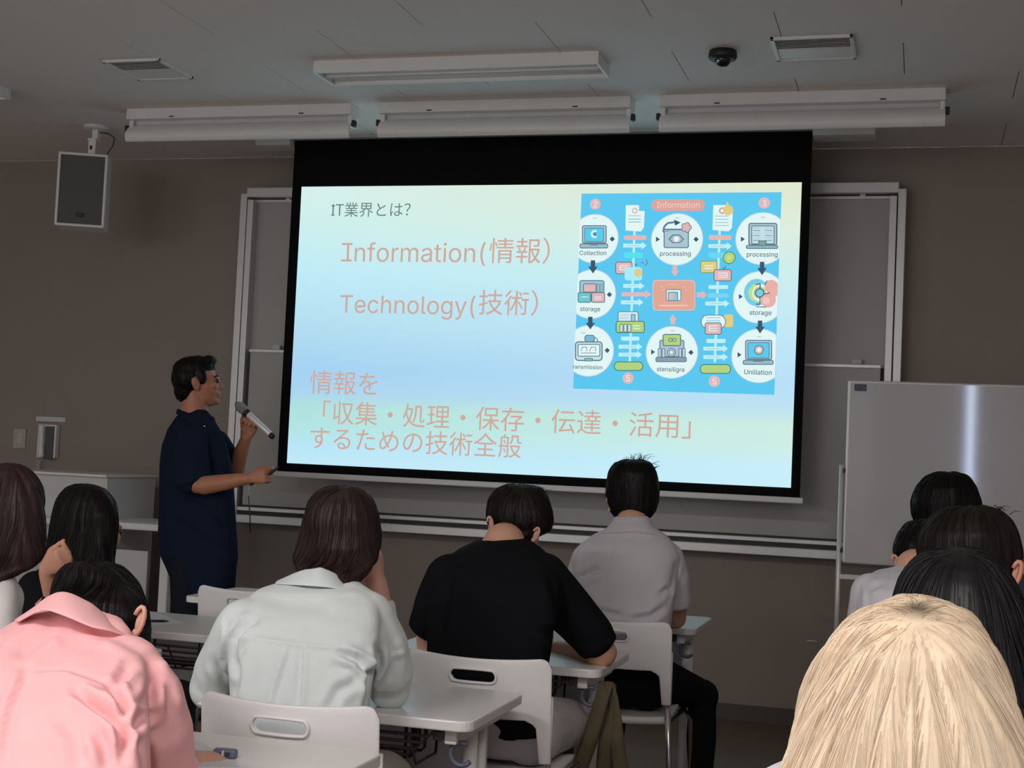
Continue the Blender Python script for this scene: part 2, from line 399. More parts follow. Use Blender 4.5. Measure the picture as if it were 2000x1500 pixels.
# stems and arrows
for sx, ofs in ((482, 0), (1062, 8)):
    line(sx+5, 310, sx-28, 1215, 16, AR)
    def sh(y): return (y-360)*-.028
    def arrow(x0, x1, y, col=AR, h=13):
        dpoly([(x0, y-h), (x1-34, y-h), (x1-34, y-2.0*h), (x1, y), (x1-34, y+2.0*h), (x1-34, y+h), (x0, y+h)], col); line(x0+25, y, x1-50, y, 4, GY)
    L0 = sx-72
    rr(L0+4, 348, L0+158, 380, 12, PK); arrow(L0, L0+160, 418+ofs/2)
    rr(L0+2, 465, L0+135, 503, 16, CY if sx < 600 else (110, 214, 246))
    if sx < 600:
        arrow(L0, L0+145, 693); dpoly([(L0-12, 736), (L0+150, 736), (L0+150, 722), (L0+192, 751), (L0+150, 778), (L0+150, 764), (L0-12, 764)], PK); arrow(L0-16, L0+138, 805)
        rr(L0-16, 1038, L0+110, 1066, 10, AR); arrow(L0-32, L0+130, 1107); arrow(L0-32, L0+128, 1161)
        orr(346, 1208, 546, 1272, 30, 6, (70, 130, 110), GR)
    else:
        rr(L0, 688, L0+135, 714, 10, AR); rr(L0-4, 743, L0+138, 774, 12, (120, 214, 244)); arrow(L0-20, L0+144, 813)
        rr(L0-14, 1054, L0+118, 1082, 10, AR); arrow(L0-34, L0+134, 1120); arrow(L0-34, L0+134, 1178)
        orr(932, 1226, 1144, 1292, 30, 6, (70, 130, 110), GR)
# documents
dpoly([(428, 143), (518, 143), (556, 183), (552, 292), (532, 322), (426, 316)], WH); dpoly([(518, 143), (556, 183), (518, 183)], CB)
dring(490, 181, 20, 9, PK, WH)
for yy in (216, 238, 258): line(445, yy, 530, yy, 5, LB if yy < 230 else (120, 180, 196))
dpoly([(1024, 143), (1120, 143), (1158, 178), (1150, 300), (1128, 322), (1018, 312)], WH); dring(1085, 181, 22, 9, (216, 150, 140), WH); dcirc(1125, 178, 34, YE); dpoly([(1100, 160), (1118, 118), (1140, 160)], YE)
for yy in (218, 240, 262, 282): line(1036, yy, 1128, yy, 4, (120, 180, 196))
# chips
orr(356, 528, 474, 614, 18, 6, LN, PK); pline([(446, 554), (388, 554), (388, 584), (446, 584)], 6, WH); line(388, 569, 446, 569, 5, WH)
rr(420, 566, 540, 656, 20, (170, 236, 250)); dring(512, 604, 28, 8, (214, 206, 150), YE)
pline([(488, 545), (500, 555), (508, 540)], 5, LN); line(530, 535, 552, 538, 5, LN); pline([(566, 512), (576, 535), (562, 556)], 5, LN)
orr(936, 522, 1052, 606, 16, 5, (120, 150, 100), YE); line(965, 556, 1022, 556, 7, WH); line(965, 574, 1022, 574, 7, WH)
dring(1133, 502, 42, 5, (70, 130, 90), GR); dcirc(1133, 502, 18, (200, 226, 130)); line(1090, 580, 1112, 562, 5, DK)
orr(1026, 580, 1150, 662, 18, 6, LN, PK); pline([(1060, 606), (1118, 606), (1118, 636), (1060, 636)], 6, WH); line(1060, 621, 1118, 621, 5, WH)
orr(374, 866, 516, 950, 16, 5, LN, (206, 232, 240)); orr(464, 886, 494, 950, 4, 5, LN, LB); line(392, 892, 446, 892, 4, GY); line(392, 912, 446, 912, 4, GY)
orr(360, 932, 558, 1014, 16, 6, (70, 120, 110), GR)
for k in range(3): orr(386+27*k, 952, 412+27*k, 1010, 10, 5, LN, (206, 226, 220))
line(480, 965, 528, 965, 6, WH); line(480, 985, 528, 985, 6, WH)
rr(1098, 888, 1160, 974, 14, YE); orr(940, 890, 1110, 986, 46, 5, LN, WH)
for yy in (910, 930): line(976, yy, 1074, yy, 5, CB)
orr(966, 942, 1082, 1026, 18, 6, LN, PK); pline([(1052, 966), (998, 966), (998, 1000), (1052, 1000)], 6, WH); line(998, 983, 1052, 983, 5, WH)
# pink connectors
dpoly([(748, 545), (778, 545), (778, 592), (792, 592), (763, 630), (736, 592), (748, 592)], PK)
dpoly([(734, 955), (766, 955), (764, 925), (776, 925), (748, 886), (724, 925), (734, 925)], PK)
dpoly([(912, 738), (948, 738), (948, 724), (982, 755), (948, 784), (948, 770), (912, 770)], PK)
# white circles
for cx, cy, r in ((214, 372, 166), (777, 377, 173), (1356, 372, 172), (196, 750, 166), (1338, 772, 170), (176, 1136, 172), (742, 1146, 173), (1334, 1170, 176)):
    dcirc(cx, cy, r+5, (186, 206, 226), 44); dcirc(cx, cy, r, WH, 44)
# dark arrows
for cx, y0, y1 in ((206, 520, 610), (188, 904, 990), (1357, 530, 622), (1343, 930, 1018)):
    dpoly([(cx-15, y0), (cx+15, y0), (cx+15, y0+42), (cx+32, y0+42), (cx, y1), (cx-32, y0+42), (cx-15, y0+42)], DK)
for cx, cy in ((337, 375), (908, 377), (318, 753), (303, 1133), (873, 1147)): dpoly([(cx-18, cy), (cx, cy-18), (cx+18, cy), (cx, cy+18)], DK)
for cx, cy in ((647, 377), (1225, 376), (1211, 767), (614, 1144), (1202, 1163)): dpoly([(cx-12, cy-18), (cx+15, cy), (cx-12, cy+18)], DK)
for cx, cy in ((218, 232), (780, 232), (1364, 228), (1338, 1040), (748, 1000), (140, 1015)): line(cx-14, cy, cx+14, cy, 6, GY)
# badges, header, centre box
for t_, cx, cy in (('2', 222, 138), ('3', 1372, 130), ('5', 445, 1322), ('5', 1032, 1343)):
    dcirc(cx, cy, 38, (214, 190, 206)); dcirc(cx, cy, 32, PK); a = D(cx-13, cy); b = D(cx+13, cy+22); text(t_, a[0], b[0], b[1], WH)
rr(604, 106, 968, 184, 36, (222, 164, 160)); a = D(640, 160); b = D(930, 162); text('Information', a[0], b[0], b[1], (240, 214, 200))
rr(612, 654, 902, 862, 26, (236, 190, 170)); rr(618, 660, 896, 856, 22, OR)
orr(702, 716, 808, 798, 10, 7, (120, 150, 160), WH); orr(716, 734, 786, 798, 8, 7, (110, 150, 170), (140, 204, 220)); rr(724, 742, 752, 790, 4, PK)
for x_, y_ in ((676, 700), (684, 722), (735, 684), (755, 680), (775, 684), (832, 702), (842, 722)): line(x_-5, y_, x_+5, y_, 5, (240, 206, 180))
line(660, 828, 850, 828, 9, (240, 200, 180))
# icons
def laptop(x0, y0, x1, y1, fc):
    h = y1-y0
    orr(x0+16, y0, x1-10, y1-34, 14, 7, LN, (170, 206, 226)); orr(x0+32, y0+16, x1-28, y1-44, 6, 5, LN, fc)
    orr(x0, y1-34, x1, y1, 12, 6, LN, (150, 190, 206)); line(x0+70, y1-24, x1-70, y1-24, 5, LN)
laptop(116, 282, 310, 440, CB); pline([(232, 322), (206, 322), (196, 342), (206, 362), (232, 362)], 12, WH); pline([(228, 334), (214, 342), (228, 352)], 7, DK)
laptop(1226, 1062, 1436, 1232, CB); dring(1336, 1130, 32, 6, LN, PK); dcirc(1336, 1130, 14, WH)
orr(1264, 266, 1462, 420, 18, 8, LN, GY); orr(1284, 284, 1442, 412, 8, 6, LN, (196, 224, 232))
for k in range(6): line(1298, 300+k*17, 1345, 302+k*17, 4, LN if k % 2 else GY); line(1376, 300+k*17, 1428, 302+k*17, 4, LN if k % 2 else GY)
orr(1248, 416, 1466, 444, 10, 6, LN, (150, 180, 190)); orr(1332, 386, 1388, 424, 10, 6, LN, (120, 170, 150))
orr(688, 306, 860, 438, 14, 7, LN, (170, 200, 212)); dpoly([(720, 376), (748, 346), (800, 346), (828, 378), (800, 404), (748, 404)], LN); dpoly([(730, 377), (752, 353), (798, 353), (818, 378), (798, 398), (752, 398)], (176, 180, 196)); dring(775, 376, 22, 7, (210, 226, 236), WH)
pline([(686, 330), (692, 292), (716, 268), (760, 262)], 13, LN); dpoly([(758, 244), (804, 264), (766, 286)], DK); pline([(700, 322), (716, 322), (726, 314), (812, 314)], 5, LN)
for k in range(5): dcirc(843+20*math.cos(k*1.257), 298+20*math.sin(k*1.257), 17, LN)
for k in range(5): dcirc(843+20*math.cos(k*1.257), 298+20*math.sin(k*1.257), 12, PK)
dcirc(843, 298, 16, PK)
orr(116, 656, 286, 760, 16, 7, LN, LB); orr(140, 678, 232, 740, 10, 6, LN, PK); orr(234, 680, 252, 740, 3, 4, LN, GY); orr(256, 680, 272, 740, 3, 4, LN, GY)
orr(104, 738, 196, 810, 12, 6, LN, (110, 200, 206)); orr(196, 738, 290, 810, 12, 6, LN, PK); line(128, 770, 176, 770, 5, WH); line(220, 770, 266, 770, 5, WH); line(220, 784, 266, 784, 5, WH)
orr(150, 1028, 222, 1078, 20, 6, LN, (120, 186, 210)); pline([(222, 1046), (238, 1056), (238, 1080)], 6, LN)
orr(86, 1072, 274, 1206, 24, 8, LN, (196, 226, 234)); orr(104, 1090, 258, 1176, 10, 6, LN, WH)
for x_ in (136, 196): pline([(x_-10, 1140), (x_, 1112), (x_+30, 1112), (x_+30, 1140)], 4, LN)
line(126, 1152, 230, 1152, 4, LN); orr(150, 1186, 208, 1208, 5, 6, LN, (150, 200, 196))
orr(660, 1062, 830, 1180, 14, 7, LN, (176, 196, 220)); orr(682, 1022, 808, 1106, 14, 7, LN, GR); dring(735, 1062, 14, 5, LN, GR); dring(762, 1062, 14, 5, LN, GR)
for x_ in (650, 676, 790, 814): orr(x_, 1118, x_+24, 1188, 8, 5, LN, (190, 212, 226))
orr(634, 1178, 846, 1214, 10, 6, LN, (140, 160, 172)); dring(742, 1148, 30, 6, LN, (196, 218, 226)); dring(742, 1148, 17, 5, LN, WH)
dcirc(1320, 740, 82, (120, 206, 230), ry=90); dcirc(1330, 742, 62, (196, 222, 140)); dcirc(1352, 744, 58, WH)
dcirc(1342, 742, 40, (176, 204, 140)); dcirc(1420, 700, 44, (232, 178, 166)); dcirc(1432, 740, 34, (232, 178, 166)); dcirc(1400, 792, 50, (232, 178, 172)); dcirc(1386, 796, 24, (240, 200, 190))
pline([(1316, 686), (1346, 682), (1344, 718)], 7, DK); pline([(1344, 770), (1344, 820), (1316, 820)], 6, DK); pline([(1376, 690), (1392, 660)], 6, DK); pline([(1372, 752), (1412, 744)], 6, DK); dring(1342, 744, 30, 6, DK, (120, 206, 236)); line(1318, 838, 1386, 840, 5, DK)
for s_, x0, x1, y_ in (('Collection', 118, 300, 486), ('processing', 664, 874, 491), ('processing', 1253, 1464, 497), ('storage', 122, 258, 866), ('storage', 1273, 1422, 892), ('ransmission', 74, 274, 1258), ('stensiligre', 643, 832, 1275), ('Uniilation', 1237, 1424, 1296)):
    a = D(x0, y_); b = D(x1, y_); text(s_, a[0], b[0], a[1], (78, 98, 112), bold=.006)
TX = (208, 170, 155)
def stext(s_, x0, x1, y0, col, bold=0): a = S(x0, y0); b = S(x1, y0+(x1-x0)*.02); return text(s_, a.x, b.x, (a.z+b.z)/2, col, bold=bold), a.x, (a.z+b.z)/2
(k_, xa, zb) = stext('IT業界とは？', 652, 804, 421, (104, 132, 126))
for z_ in (zb+.003, zb+.053): pr_.poly([(xa-.007, z_-.003), (xa+.014, z_-.003), (xa+.014, z_+.003), (xa-.007, z_+.003)], (104, 132, 126))
(k_, xa, zb) = stext('Information(', 674, 950, 510, TX); stext('情報）', 957, 1075, 510, TX)
for z_ in (zb+.005, zb+.094): pr_.poly([(xa-.015, z_-.005), (xa+.027, z_-.005), (xa+.027, z_+.005), (xa-.015, z_+.005)], TX)
stext('Technology(', 667, 930, 611, TX); stext('技術）', 937, 1052, 611, TX)
stext('情報を', 608, 740, 766, TX)
stext('「収集・処理・保存・伝達・活用」', 633, 1350, 831, TX)
stext('するための技術全般', 608, 1020, 878, TX)
me = newmesh('slide_print', pr_.v, pr_.f)
for col in pr_.mats: me.materials.append(emat('print_colour', col, 1.0)[0])
me.polygons.foreach_set('material_index', pr_.mi)
link('slide_print', me, None, scr)['kind'] = 'stuff'

# ------------------------------------------------------------------ ceiling fixtures
def troffer(loc, label, lit=False, group=None):
    """surface-mounted twin trough luminaire, 1.25 x .40"""
    t = thing('ceiling_light', label, 'ceiling light', loc, group); x, y, z = loc; Lx, Ly, hh = 1.262, .215, .054
    f = MB()
    for sy in (-1, 1): f.box((x, y+sy*(Ly/2-.006), z-hh/2), (Lx, .012, hh), bev=.002)
    for sx in (-1, 1): f.box((x+sx*(Lx/2-.006), y, z-hh/2), (.012, Ly-.02, hh), bev=.002)
    f.box((x, y, z-.006), (Lx-.02, Ly-.02, .008))
    f.build('housing', m_whitem, t)
    for sy in (-1, 1):      # curved trough reflector
        vs = []; n = 10
        for k in range(n+1):
            a = PI*k/n; yy = y+sy*Ly/4-(Ly/4-.012)*math.cos(a); zz = z-hh+.005+.036*math.sin(a)
            vs += [(x-Lx/2+.02, yy, zz), (x+Lx/2-.02, yy, zz)]
        MB().add(vs, [(2*k, 2*k+1, 2*k+3, 2*k+2) for k in range(n)]).build('reflector', m_white, t, smooth=True)
        MB().tube([(x-Lx/2+.03, y+sy*Ly/4, z-.036), (x+Lx/2-.03, y+sy*Ly/4, z-.036)], .009, 10).build('tube', m_tubelit if lit else m_white, t, smooth=True)
    return t
m_tubelit, _ = emat('lit_tube', (255, 248, 240), 4)
troffer((-1.946, 5.722, H), 'long white twin-trough ceiling light, switched off, above the middle of the screen')
troffer((-4.93, 5.80, H), 'white ceiling light at the left edge, only its right end in view')
for lx, ly, _e in LIT: troffer((lx, ly, H), 'lit ceiling light behind the viewer, '+('left' if lx < -4 else 'middle' if lx < -1 else 'right')+(' in the nearer row' if ly > 0 else ' in the rear row by the back wall'), True, 'lit ceiling lights behind the viewer')

def board_lamp(x0, x1, label):
    """asymmetric board light: box on the ceiling, slot, deep front reflector"""
    t = thing('board_light', label, 'ceiling light', ((x0+x1)/2, 6.33, H)); yy = 6.33; xm = (x0+x1)/2; Lx = x1-x0
    MB().box((xm, yy+.06, H-.027), (Lx, .12, .054), bev=.003).build('housing', m_whitem, t)
    vs = []; n = 12
    for k in range(n+1):        # curved reflector hanging below, convex to the room
        a = k/n; y_ = yy+.045-.040*math.sin(a*PI*.8)-.012*a; z_ = H-.076-.092*a
        vs += [(x0, y_, z_), (x1, y_, z_)]
    m_ = len(vs); vs += [(v[0], v[1]+.006, v[2]) for v in vs]
    fs = [(2*k, 2*k+1, 2*k+3, 2*k+2) for k in range(n)]+[(m_+2*k, m_+2*k+2, m_+2*k+3, m_+2*k+1) for k in range(n)]+[(2*n, 2*n+1, m_+2*n+1, m_+2*n), (0, m_, m_+1, 1)]
    MB().add(vs, fs).build('reflector', m_white, t, smooth=True)
    MB().box((xm, yy+.08, H-.070), (Lx-.05, .05, .034)).build('lamp_recess', m_panel, t)
    MB().tube([(x0+.03, yy+.085, H-.105), (x1-.03, yy+.085, H-.105)], .013).build('tube', m_white, t, smooth=True)
    for x_, s in ((x0, -1), (x1, 1)):
        MB().box((x_-s*.012, yy+.06, H-.080), (.022, .06, .055), bev=.004).build('end_bracket', m_white, t)
        MB().box((x_+s*.009, yy+.035, H-.095), (.018, .03, .032), bev=.004).build('end_knob', m_black, t)
    for k in (.21, .79): MB().tube([(x0+Lx*k-.012, yy-.0015, H-.046), (x0+Lx*k+.012, yy-.0015, H-.046)], .003, 6).build('screw', m_wire, t)
board_lamp(-3.92, -2.70, 'long white board light on the ceiling, left of three in a row above the screen')
board_lamp(-2.555, -1.325, 'long white board light on the ceiling, middle of three in a row above the screen')
board_lamp(-1.19, .053, 'long white board light on the ceiling, right of three in a row above the screen')

def vent(x0, x1, y0, y1, label):
    t = thing('ceiling_vent', label, 'vent', ((x0+x1)/2, (y0+y1)/2, H)); f = MB(); xm, ym = (x0+x1)/2, (y0+y1)/2; w_ = .016
    for yy in (y0+w_/2, y1-w_/2): f.box((xm, yy, H-.006), (x1-x0, w_, .012), bev=.002)
    for xx in (x0+w_/2, x1-w_/2): f.box((xx, ym, H-.006), (w_, y1-y0, .012), bev=.002)
    f.build('frame', m_white, t)
    MB().box((xm, ym, H+.0005), (x1-x0-.03, y1-y0-.03, .002)).build('backing', m_wire, t)
    n = 14
    R = Matrix.Rotation(math.radians(24), 3, 'X')
    for k in range(n):
        yy = y0+w_+(y1-y0-2*w_)*(k+.5)/n
        MB().box((xm, yy, H-.006), (x1-x0-2*w_, .0165 if k > n*.45 else .0105, .0015), R if k <= n*.45 else Matrix.Rotation(math.radians(-8), 3, 'X')).build('slat', m_white, t)
    return t
vent(-3.54, -3.255, 5.49, 5.80, 'square ceiling vent with louvres, above the wall speaker')
vent(-.615, -.298, 5.513, 5.82, 'square ceiling vent with louvres, right of the black dome camera')
# dome camera
dc = thing('dome_camera', 'small black dome camera on the ceiling, between the light and the right vent', 'camera', (-.818, 5.67, H))
c0 = V((-.818, 5.68, H))
MB().loft([(c0-V((0, 0, z_)), (r_, 0, 0), (0, r_, 0)) for z_, r_ in ((0, .052), (.006, .056), (.026, .058), (.036, .052), (.038, .03))], pw=2).build('base', m_black, dc, smooth=True)
MB().ell(c0-V((0, 0, .034)), ((.034, 0, 0), (0, .034, 0), (0, 0, .034))).build('dome', mat('smoked_dome', (.01, .01, .01), .12), dc, smooth=True)
MB().tube([c0+V((-.012, -.03, -.048)), c0+V((-.014, -.036, -.052))], .008).build('lens', m_chrome, dc, smooth=True)

# ------------------------------------------------------------------ speaker on ceiling bracket
SPK = W(159, 371, 6.62); k_ = mpp(SPK); sw, sh_ = 93*k_, 144*k_; sxm, szm = SPK.x, SPK.z; sz1 = szm+sh_/2; sz0 = szm-sh_/2
spk = thing('wall_speaker', 'white loudspeaker with grey grille hanging from the ceiling at the left', 'speaker', (sxm, 6.7, sz0))
RS = Matrix.Rotation(math.radians(25), 3, 'Z')
def sbox(mb, c, d, bev=.004): return mb.box(SPK+RS @ V(c), d, RS, bev=bev)
sbox(MB(), (0, .10, 0), (sw, .19, sh_), .012).build('cabinet', m_white, spk)
f = MB()
for s in (-1, 1):
    sbox(f, (s*(sw/2-.006), 0, 0), (.014, .02, sh_)); sbox(f, (0, 0, s*(sh_/2-.006)), (sw, .02, .014))
f.build('front_frame', m_white, spk)
sbox(MB(), (0, .003, 0), (sw-.02, .01, sh_-.02)).build('grille', m_grille, spk)
sbox(MB(), (.0, -.006, -sh_/2+.062), (.04, .006, .022), .001).build('badge', m_black, spk)
bt = H; pbx = sxm+.02
MB().loft([((pbx, 6.70, H-z_), (r_, 0, 0), (0, r_*1.2, 0)) for z_, r_ in ((0, .065), (.012, .065), (.018, .05))], pw=2).build('ceiling_plate', m_white, spk)
MB().box((pbx, 6.70, H-.04), (.035, .035, .05), bev=.003).box((pbx, 6.68, H-.075), (.05, .05, .012), bev=.002).box((pbx, 6.665, (H-.08+sz1)/2), (.042, .012, max(.03, H-.08-sz1)), bev=.002).build('bracket', m_white, spk)
MB().box((pbx-.002, 6.657, (H-.08+sz1)/2), (.012, .006, .02)).build('bolt', m_black, spk)
MB().tube([(pbx+.02, 6.70, H-.03), (pbx+.07, 6.70, H-.035), (pbx+.11, 6.70, H-.06), (pbx+.105, 6.70, H-.10), (pbx+.06, 6.70, sz1-.005), (pbx+.03, 6.70, sz1-.01)], .003, 6).build('cable', m_black, spk, smooth=True)

# ------------------------------------------------------------------ wall phone, plate
ph = thing('wall_phone', 'white handset intercom phone hanging on the front wall at the left', 'phone', W(90, 860, 7.5))
pc = W(90, 858, 7.47); hgt = 78*mpp(pc)
def ybox(px0, py0, px1, py1, Y, dy, name, m, par, bev=.003, tilt=True):
    a = W(px0, py0, Y); b = W(px1, py1, Y)
    return MB().box(((a.x+b.x)/2, Y+dy/2, (a.z+b.z)/2), (abs(b.x-a.x), dy, abs(a.z-b.z)), bev=bev).build(name, m, par)
ybox(74, 828, 106, 896, 7.455, .045, 'base', m_white, ph, .008)
ybox(89, 832, 103, 897, 7.452, .01, 'cradle', m_grille, ph, .004)
a, b = W(82, 830, 7.44), W(80, 894, 7.44)
MB().tube([a, a*.93+b*.07, a*.85+b*.15, a*.5+b*.5, a*.15+b*.85, a*.07+b*.93, b], [.012, .02, .017, .014, .017, .02, .012], 12).build('handset', m_white, ph, smooth=True)
pts = []
q0, q1 = W(77, 898, 7.45), W(84, 926, 7.45)
for k in range(80): t_ = k/79; pts.append(q0.lerp(q1, t_)+V((.012*math.cos(k*1.1)-.02*math.sin(t_*PI), .012*math.sin(k*1.1), -.05*math.sin(t_*PI))))
MB().tube(pts, .003, 5).build('coiled_cord', m_panel, ph, smooth=True)
lb = ybox(70, 813, 127, 825, 7.49, .01, 'label_strip', m_panel, None, .002); tag(lb, 'narrow pale sign strip on the wall just above the phone', 'sign')
sp_ = thing('wall_plate', 'small beige switch plate on the wall, left of the phone', 'wall plate', W(37, 858, 7.5))
ybox(27, 837, 48, 876, 7.49, .01, 'plate', mat('beige_plate', (.46, .43, .37), .5), sp_, .003)
ybox(33, 846, 42, 867, 7.485, .006, 'switch', mat('beige_switch', (.52, .49, .43), .5), sp_, .002)
hk = W(1586, 1252, 7.49); tag(MB().box(hk, (.05, .006, .006), bev=.002).build('wall_hook', m_whitem), 'tiny pale hook low on the wall, left of the blonde head', 'hook')

# ------------------------------------------------------------------ teacher's console (left)
con = thing('teacher_console', 'white teacher desk with raised cabinet and glossy front panel, behind the presenter', 'desk', (-4.1, 6.7, 0))
a, b = W(75, 925, 6.7), W(210, 932, 6.7); tw = b.x-a.x
MB().box(((a.x+b.x)/2-.12, 6.95, (a.z+.0)/2), (tw+.24, .5, a.z), bev=.006).build('cabinet', mat('grey_white_cabinet', (.62, .61, .61), .45), con)
MB().box(((a.x+b.x)/2-.12, 6.94, a.z+.006), (tw+.26, .54, .014), bev=.003).build('top', m_white, con)
c, d = W(228, 1020, 6.6), W(330, 1026, 6.6); zt = c.z+.002
xr = W(326, 1060, 6.6).x
MB().box(((b.x+xr)/2-.3, 6.84, zt-.018), (xr-b.x+.75, .50, .036), bev=.01).build('worktop', m_white, con)
MB().box((xr-.03, 6.66, (zt-.03)/2), (.05, .05, zt-.03), bev=.006).build('leg', m_white, con)
MB().box((xr-.03, 7.02, (zt-.03)/2), (.05, .05, zt-.03), bev=.006).build('leg', m_white, con)
Rz = Matrix.Rotation(math.radians(0), 3, 'Z')
MB().box((b.x-.13, 6.655, zt/2-.06), (xr-b.x+.42, .012, zt-.17), Rz).build('front_panel', m_board2, con)

# ------------------------------------------------------------------ portable whiteboard (right)
pw = thing('portable_whiteboard', 'white mobile whiteboard on a metal stand at the right, over the students', 'whiteboard', (.6, 6.6, 0))
PYY = 6.6; e0 = W(1655, 742, PYY); e1 = W(1646, 1100, PYY); ex0 = (e0.x+e1.x)/2; ex1 = ex0+1.8; ez1, ez0 = e0.z, e1.z
MB().box(((ex0+ex1)/2, PYY+.012, (ez0+ez1)/2), (ex1-ex0, .022, ez1-ez0), bev=.008).build('board_frame', m_alu, pw)
MB().box(((ex0+ex1)/2, PYY-.001, (ez0+ez1)/2), (ex1-ex0-.02, .006, ez1-ez0-.02)).build('writing_surface', m_board2, pw)
pl = ybox(1669, 750, 1692, 764, PYY-.008, .004, 'badge', mat('navy_badge', (.03, .035, .09), .4), pw, .001)
px_ = W(1641, 1000, PYY).x; pz1 = W(1644, 908, PYY).z
for x_ in (px_, ex1+.05):
    MB().tube([(x_, PYY+.02, .08), (x_, PYY+.02, pz1)], .012, 12).build('pole', m_alu, pw, smooth=True)
    MB().box((x_, PYY+.02, .07), (.04, .5, .03), bev=.006).build('foot', m_alu, pw)
    s = 1 if x_ < 0 else -1
    for zz in (pz1-.025, W(1643, 1075, PYY).z): MB().box((x_+s*.017, PYY+.015, zz), (.024, .02, .02), bev=.003).build('clamp', m_black, pw)
    for yy in (-.2, .24): MB().tube([(x_-.012, PYY+yy, .03), (x_+.012, PYY+yy, .03)], .03, 16).build('caster', m_black, pw, smooth=True)
zc = W(1665, 1128, PYY).z
MB().box(((px_+ex1)/2, PYY+.02, zc), (ex1-px_, .03, .022), bev=.004).build('crossbar', m_whitem, pw)
t0 = W(1950, 1158, PYY-.05); MB().box((t0.x+.35, PYY-.06, t0.z-.005), (1.0, .09, .008), bev=.002).build('pen_tray', m_whitem, pw)
tag(MB().box((t0.x+.12, PYY-.06, t0.z+.028), (.34, .05, .055), bev=.004).build('blue_box', mat('navy_box', (.03, .045, .11), .6)), 'dark blue box on the tray of the mobile whiteboard at the right edge', 'box')

# ------------------------------------------------------------------ desks and chairs
DW, DD, DH = .70, .46, .70
def make_desk(xr_, yn, label, group='white classroom desks'):
    """xr_ right edge, yn near edge"""
    x0 = xr_-DW; xm = xr_-DW/2; ym = yn+DD/2
    t = thing('classroom_desk', label, 'desk', (xm, ym, 0), group)
    bm = bmesh.new(); bmesh.ops.create_cube(bm, size=1)
    for v in bm.verts: v.co = V((xm+v.co.x*DW, ym+v.co.y*DD, DH-.0125+v.co.z*.025))
    ve = [e_ for e_ in bm.edges if abs(e_.verts[0].co.z-e_.verts[1].co.z) > .01]
    bmesh.ops.bevel(bm, geom=ve, offset=.035, segments=5, affect='EDGES', profile=.5)
    he = [e_ for e_ in bm.edges if abs(e_.verts[0].co.z-e_.verts[1].co.z) < .001 and len(e_.link_faces) == 2 and any(abs(f_.normal.z) < .5 for f_ in e_.link_faces) and any(abs(f_.normal.z) > .5 for f_ in e_.link_faces)]
    bm.normal_update()
    he = [e_ for e_ in bm.edges if len(e_.link_faces) == 2 and sorted(round(abs(f_.normal.z)) for f_ in e_.link_faces) == [0, 1]]
    bmesh.ops.bevel(bm, geom=he, offset=.004, segments=2, affect='EDGES', profile=.5)
    me_ = bpy.data.meshes.new('tabletop'); bm.to_mesh(me_); bm.free(); link('tabletop', me_, m_desk, t)
    for s in (-1, 1):
        xx = xm+s*(DW/2-.06)
        MB().tube([(xx, ym-.03, .07), (xx, ym-.03, DH-.06)], .018, 12).build('leg', m_whitem, t, smooth=True)
        MB().tube([(xx, ym+.06, .07), (xx, ym+.06, DH-.06)], .012, 10).build('leg', m_whitem, t, smooth=True)
        MB().box((xx, ym, .055), (.045, DD-.02, .03), bev=.008).build('foot', m_whitem, t)
        MB().box((xx, ym-.01, DH-.045), (.03, DD-.10, .035), bev=.004).build('bracket', m_whitem, t)
        MB().box((xx-s*.028, yn+.05, DH-.042), (.026, .04, .026), bev=.006).build('pivot', m_wire, t)
        for yy in (-.2, .2): MB().tube([(xx-.012, ym+yy, .022), (xx+.012, ym+yy, .022)], .022, 14).build('caster', m_black, t, smooth=True)
    xx = xm+(DW/2-.05); hp = []
    for k in range(13): a = math.radians(60+k*22); hp.append((xx+.012+.026*math.cos(a)*1.0, yn+.06, DH-.085+.026*math.sin(a)))
    MB().tube(hp, .006, 8).build('bag_hook', m_hook, t, smooth=True)
    MB().box((xm, ym+DD/2-.05, DH-.15), (DW-.16, .012, .26), bev=.003).build('modesty_panel', m_panel, t)
    wz = DH-.035
    for k in range(7):
        yy = yn+.035+.016*min(k, 4)+.07*max(0, k-4); dz = .012+.0195*min(k, 4); e_ = .022*min(k, 4)
        xa, xb = x0+.10+e_, xr_-.10-e_
        MB().tube([(xa, yy, wz+.01), (xa, yy, wz-dz+.01), (xa+.01, yy, wz-dz), (xb-.01, yy, wz-dz), (xb, yy, wz-dz+.01), (xb, yy, wz+.01)], .0042, 6).build('basket_wire', m_wire, t, smooth=True)
    for k in range(3):
        xx = x0+.16+(DW-.32)*k/2
        MB().tube([(xx, yn+.035, wz-.012), (xx, yn+.099, wz-.092), (xx, yn+.24, wz-.092), (xx, yn+.25, wz-.02)], .0035, 6).build('basket_wire', m_wire, t, smooth=True)
    return t
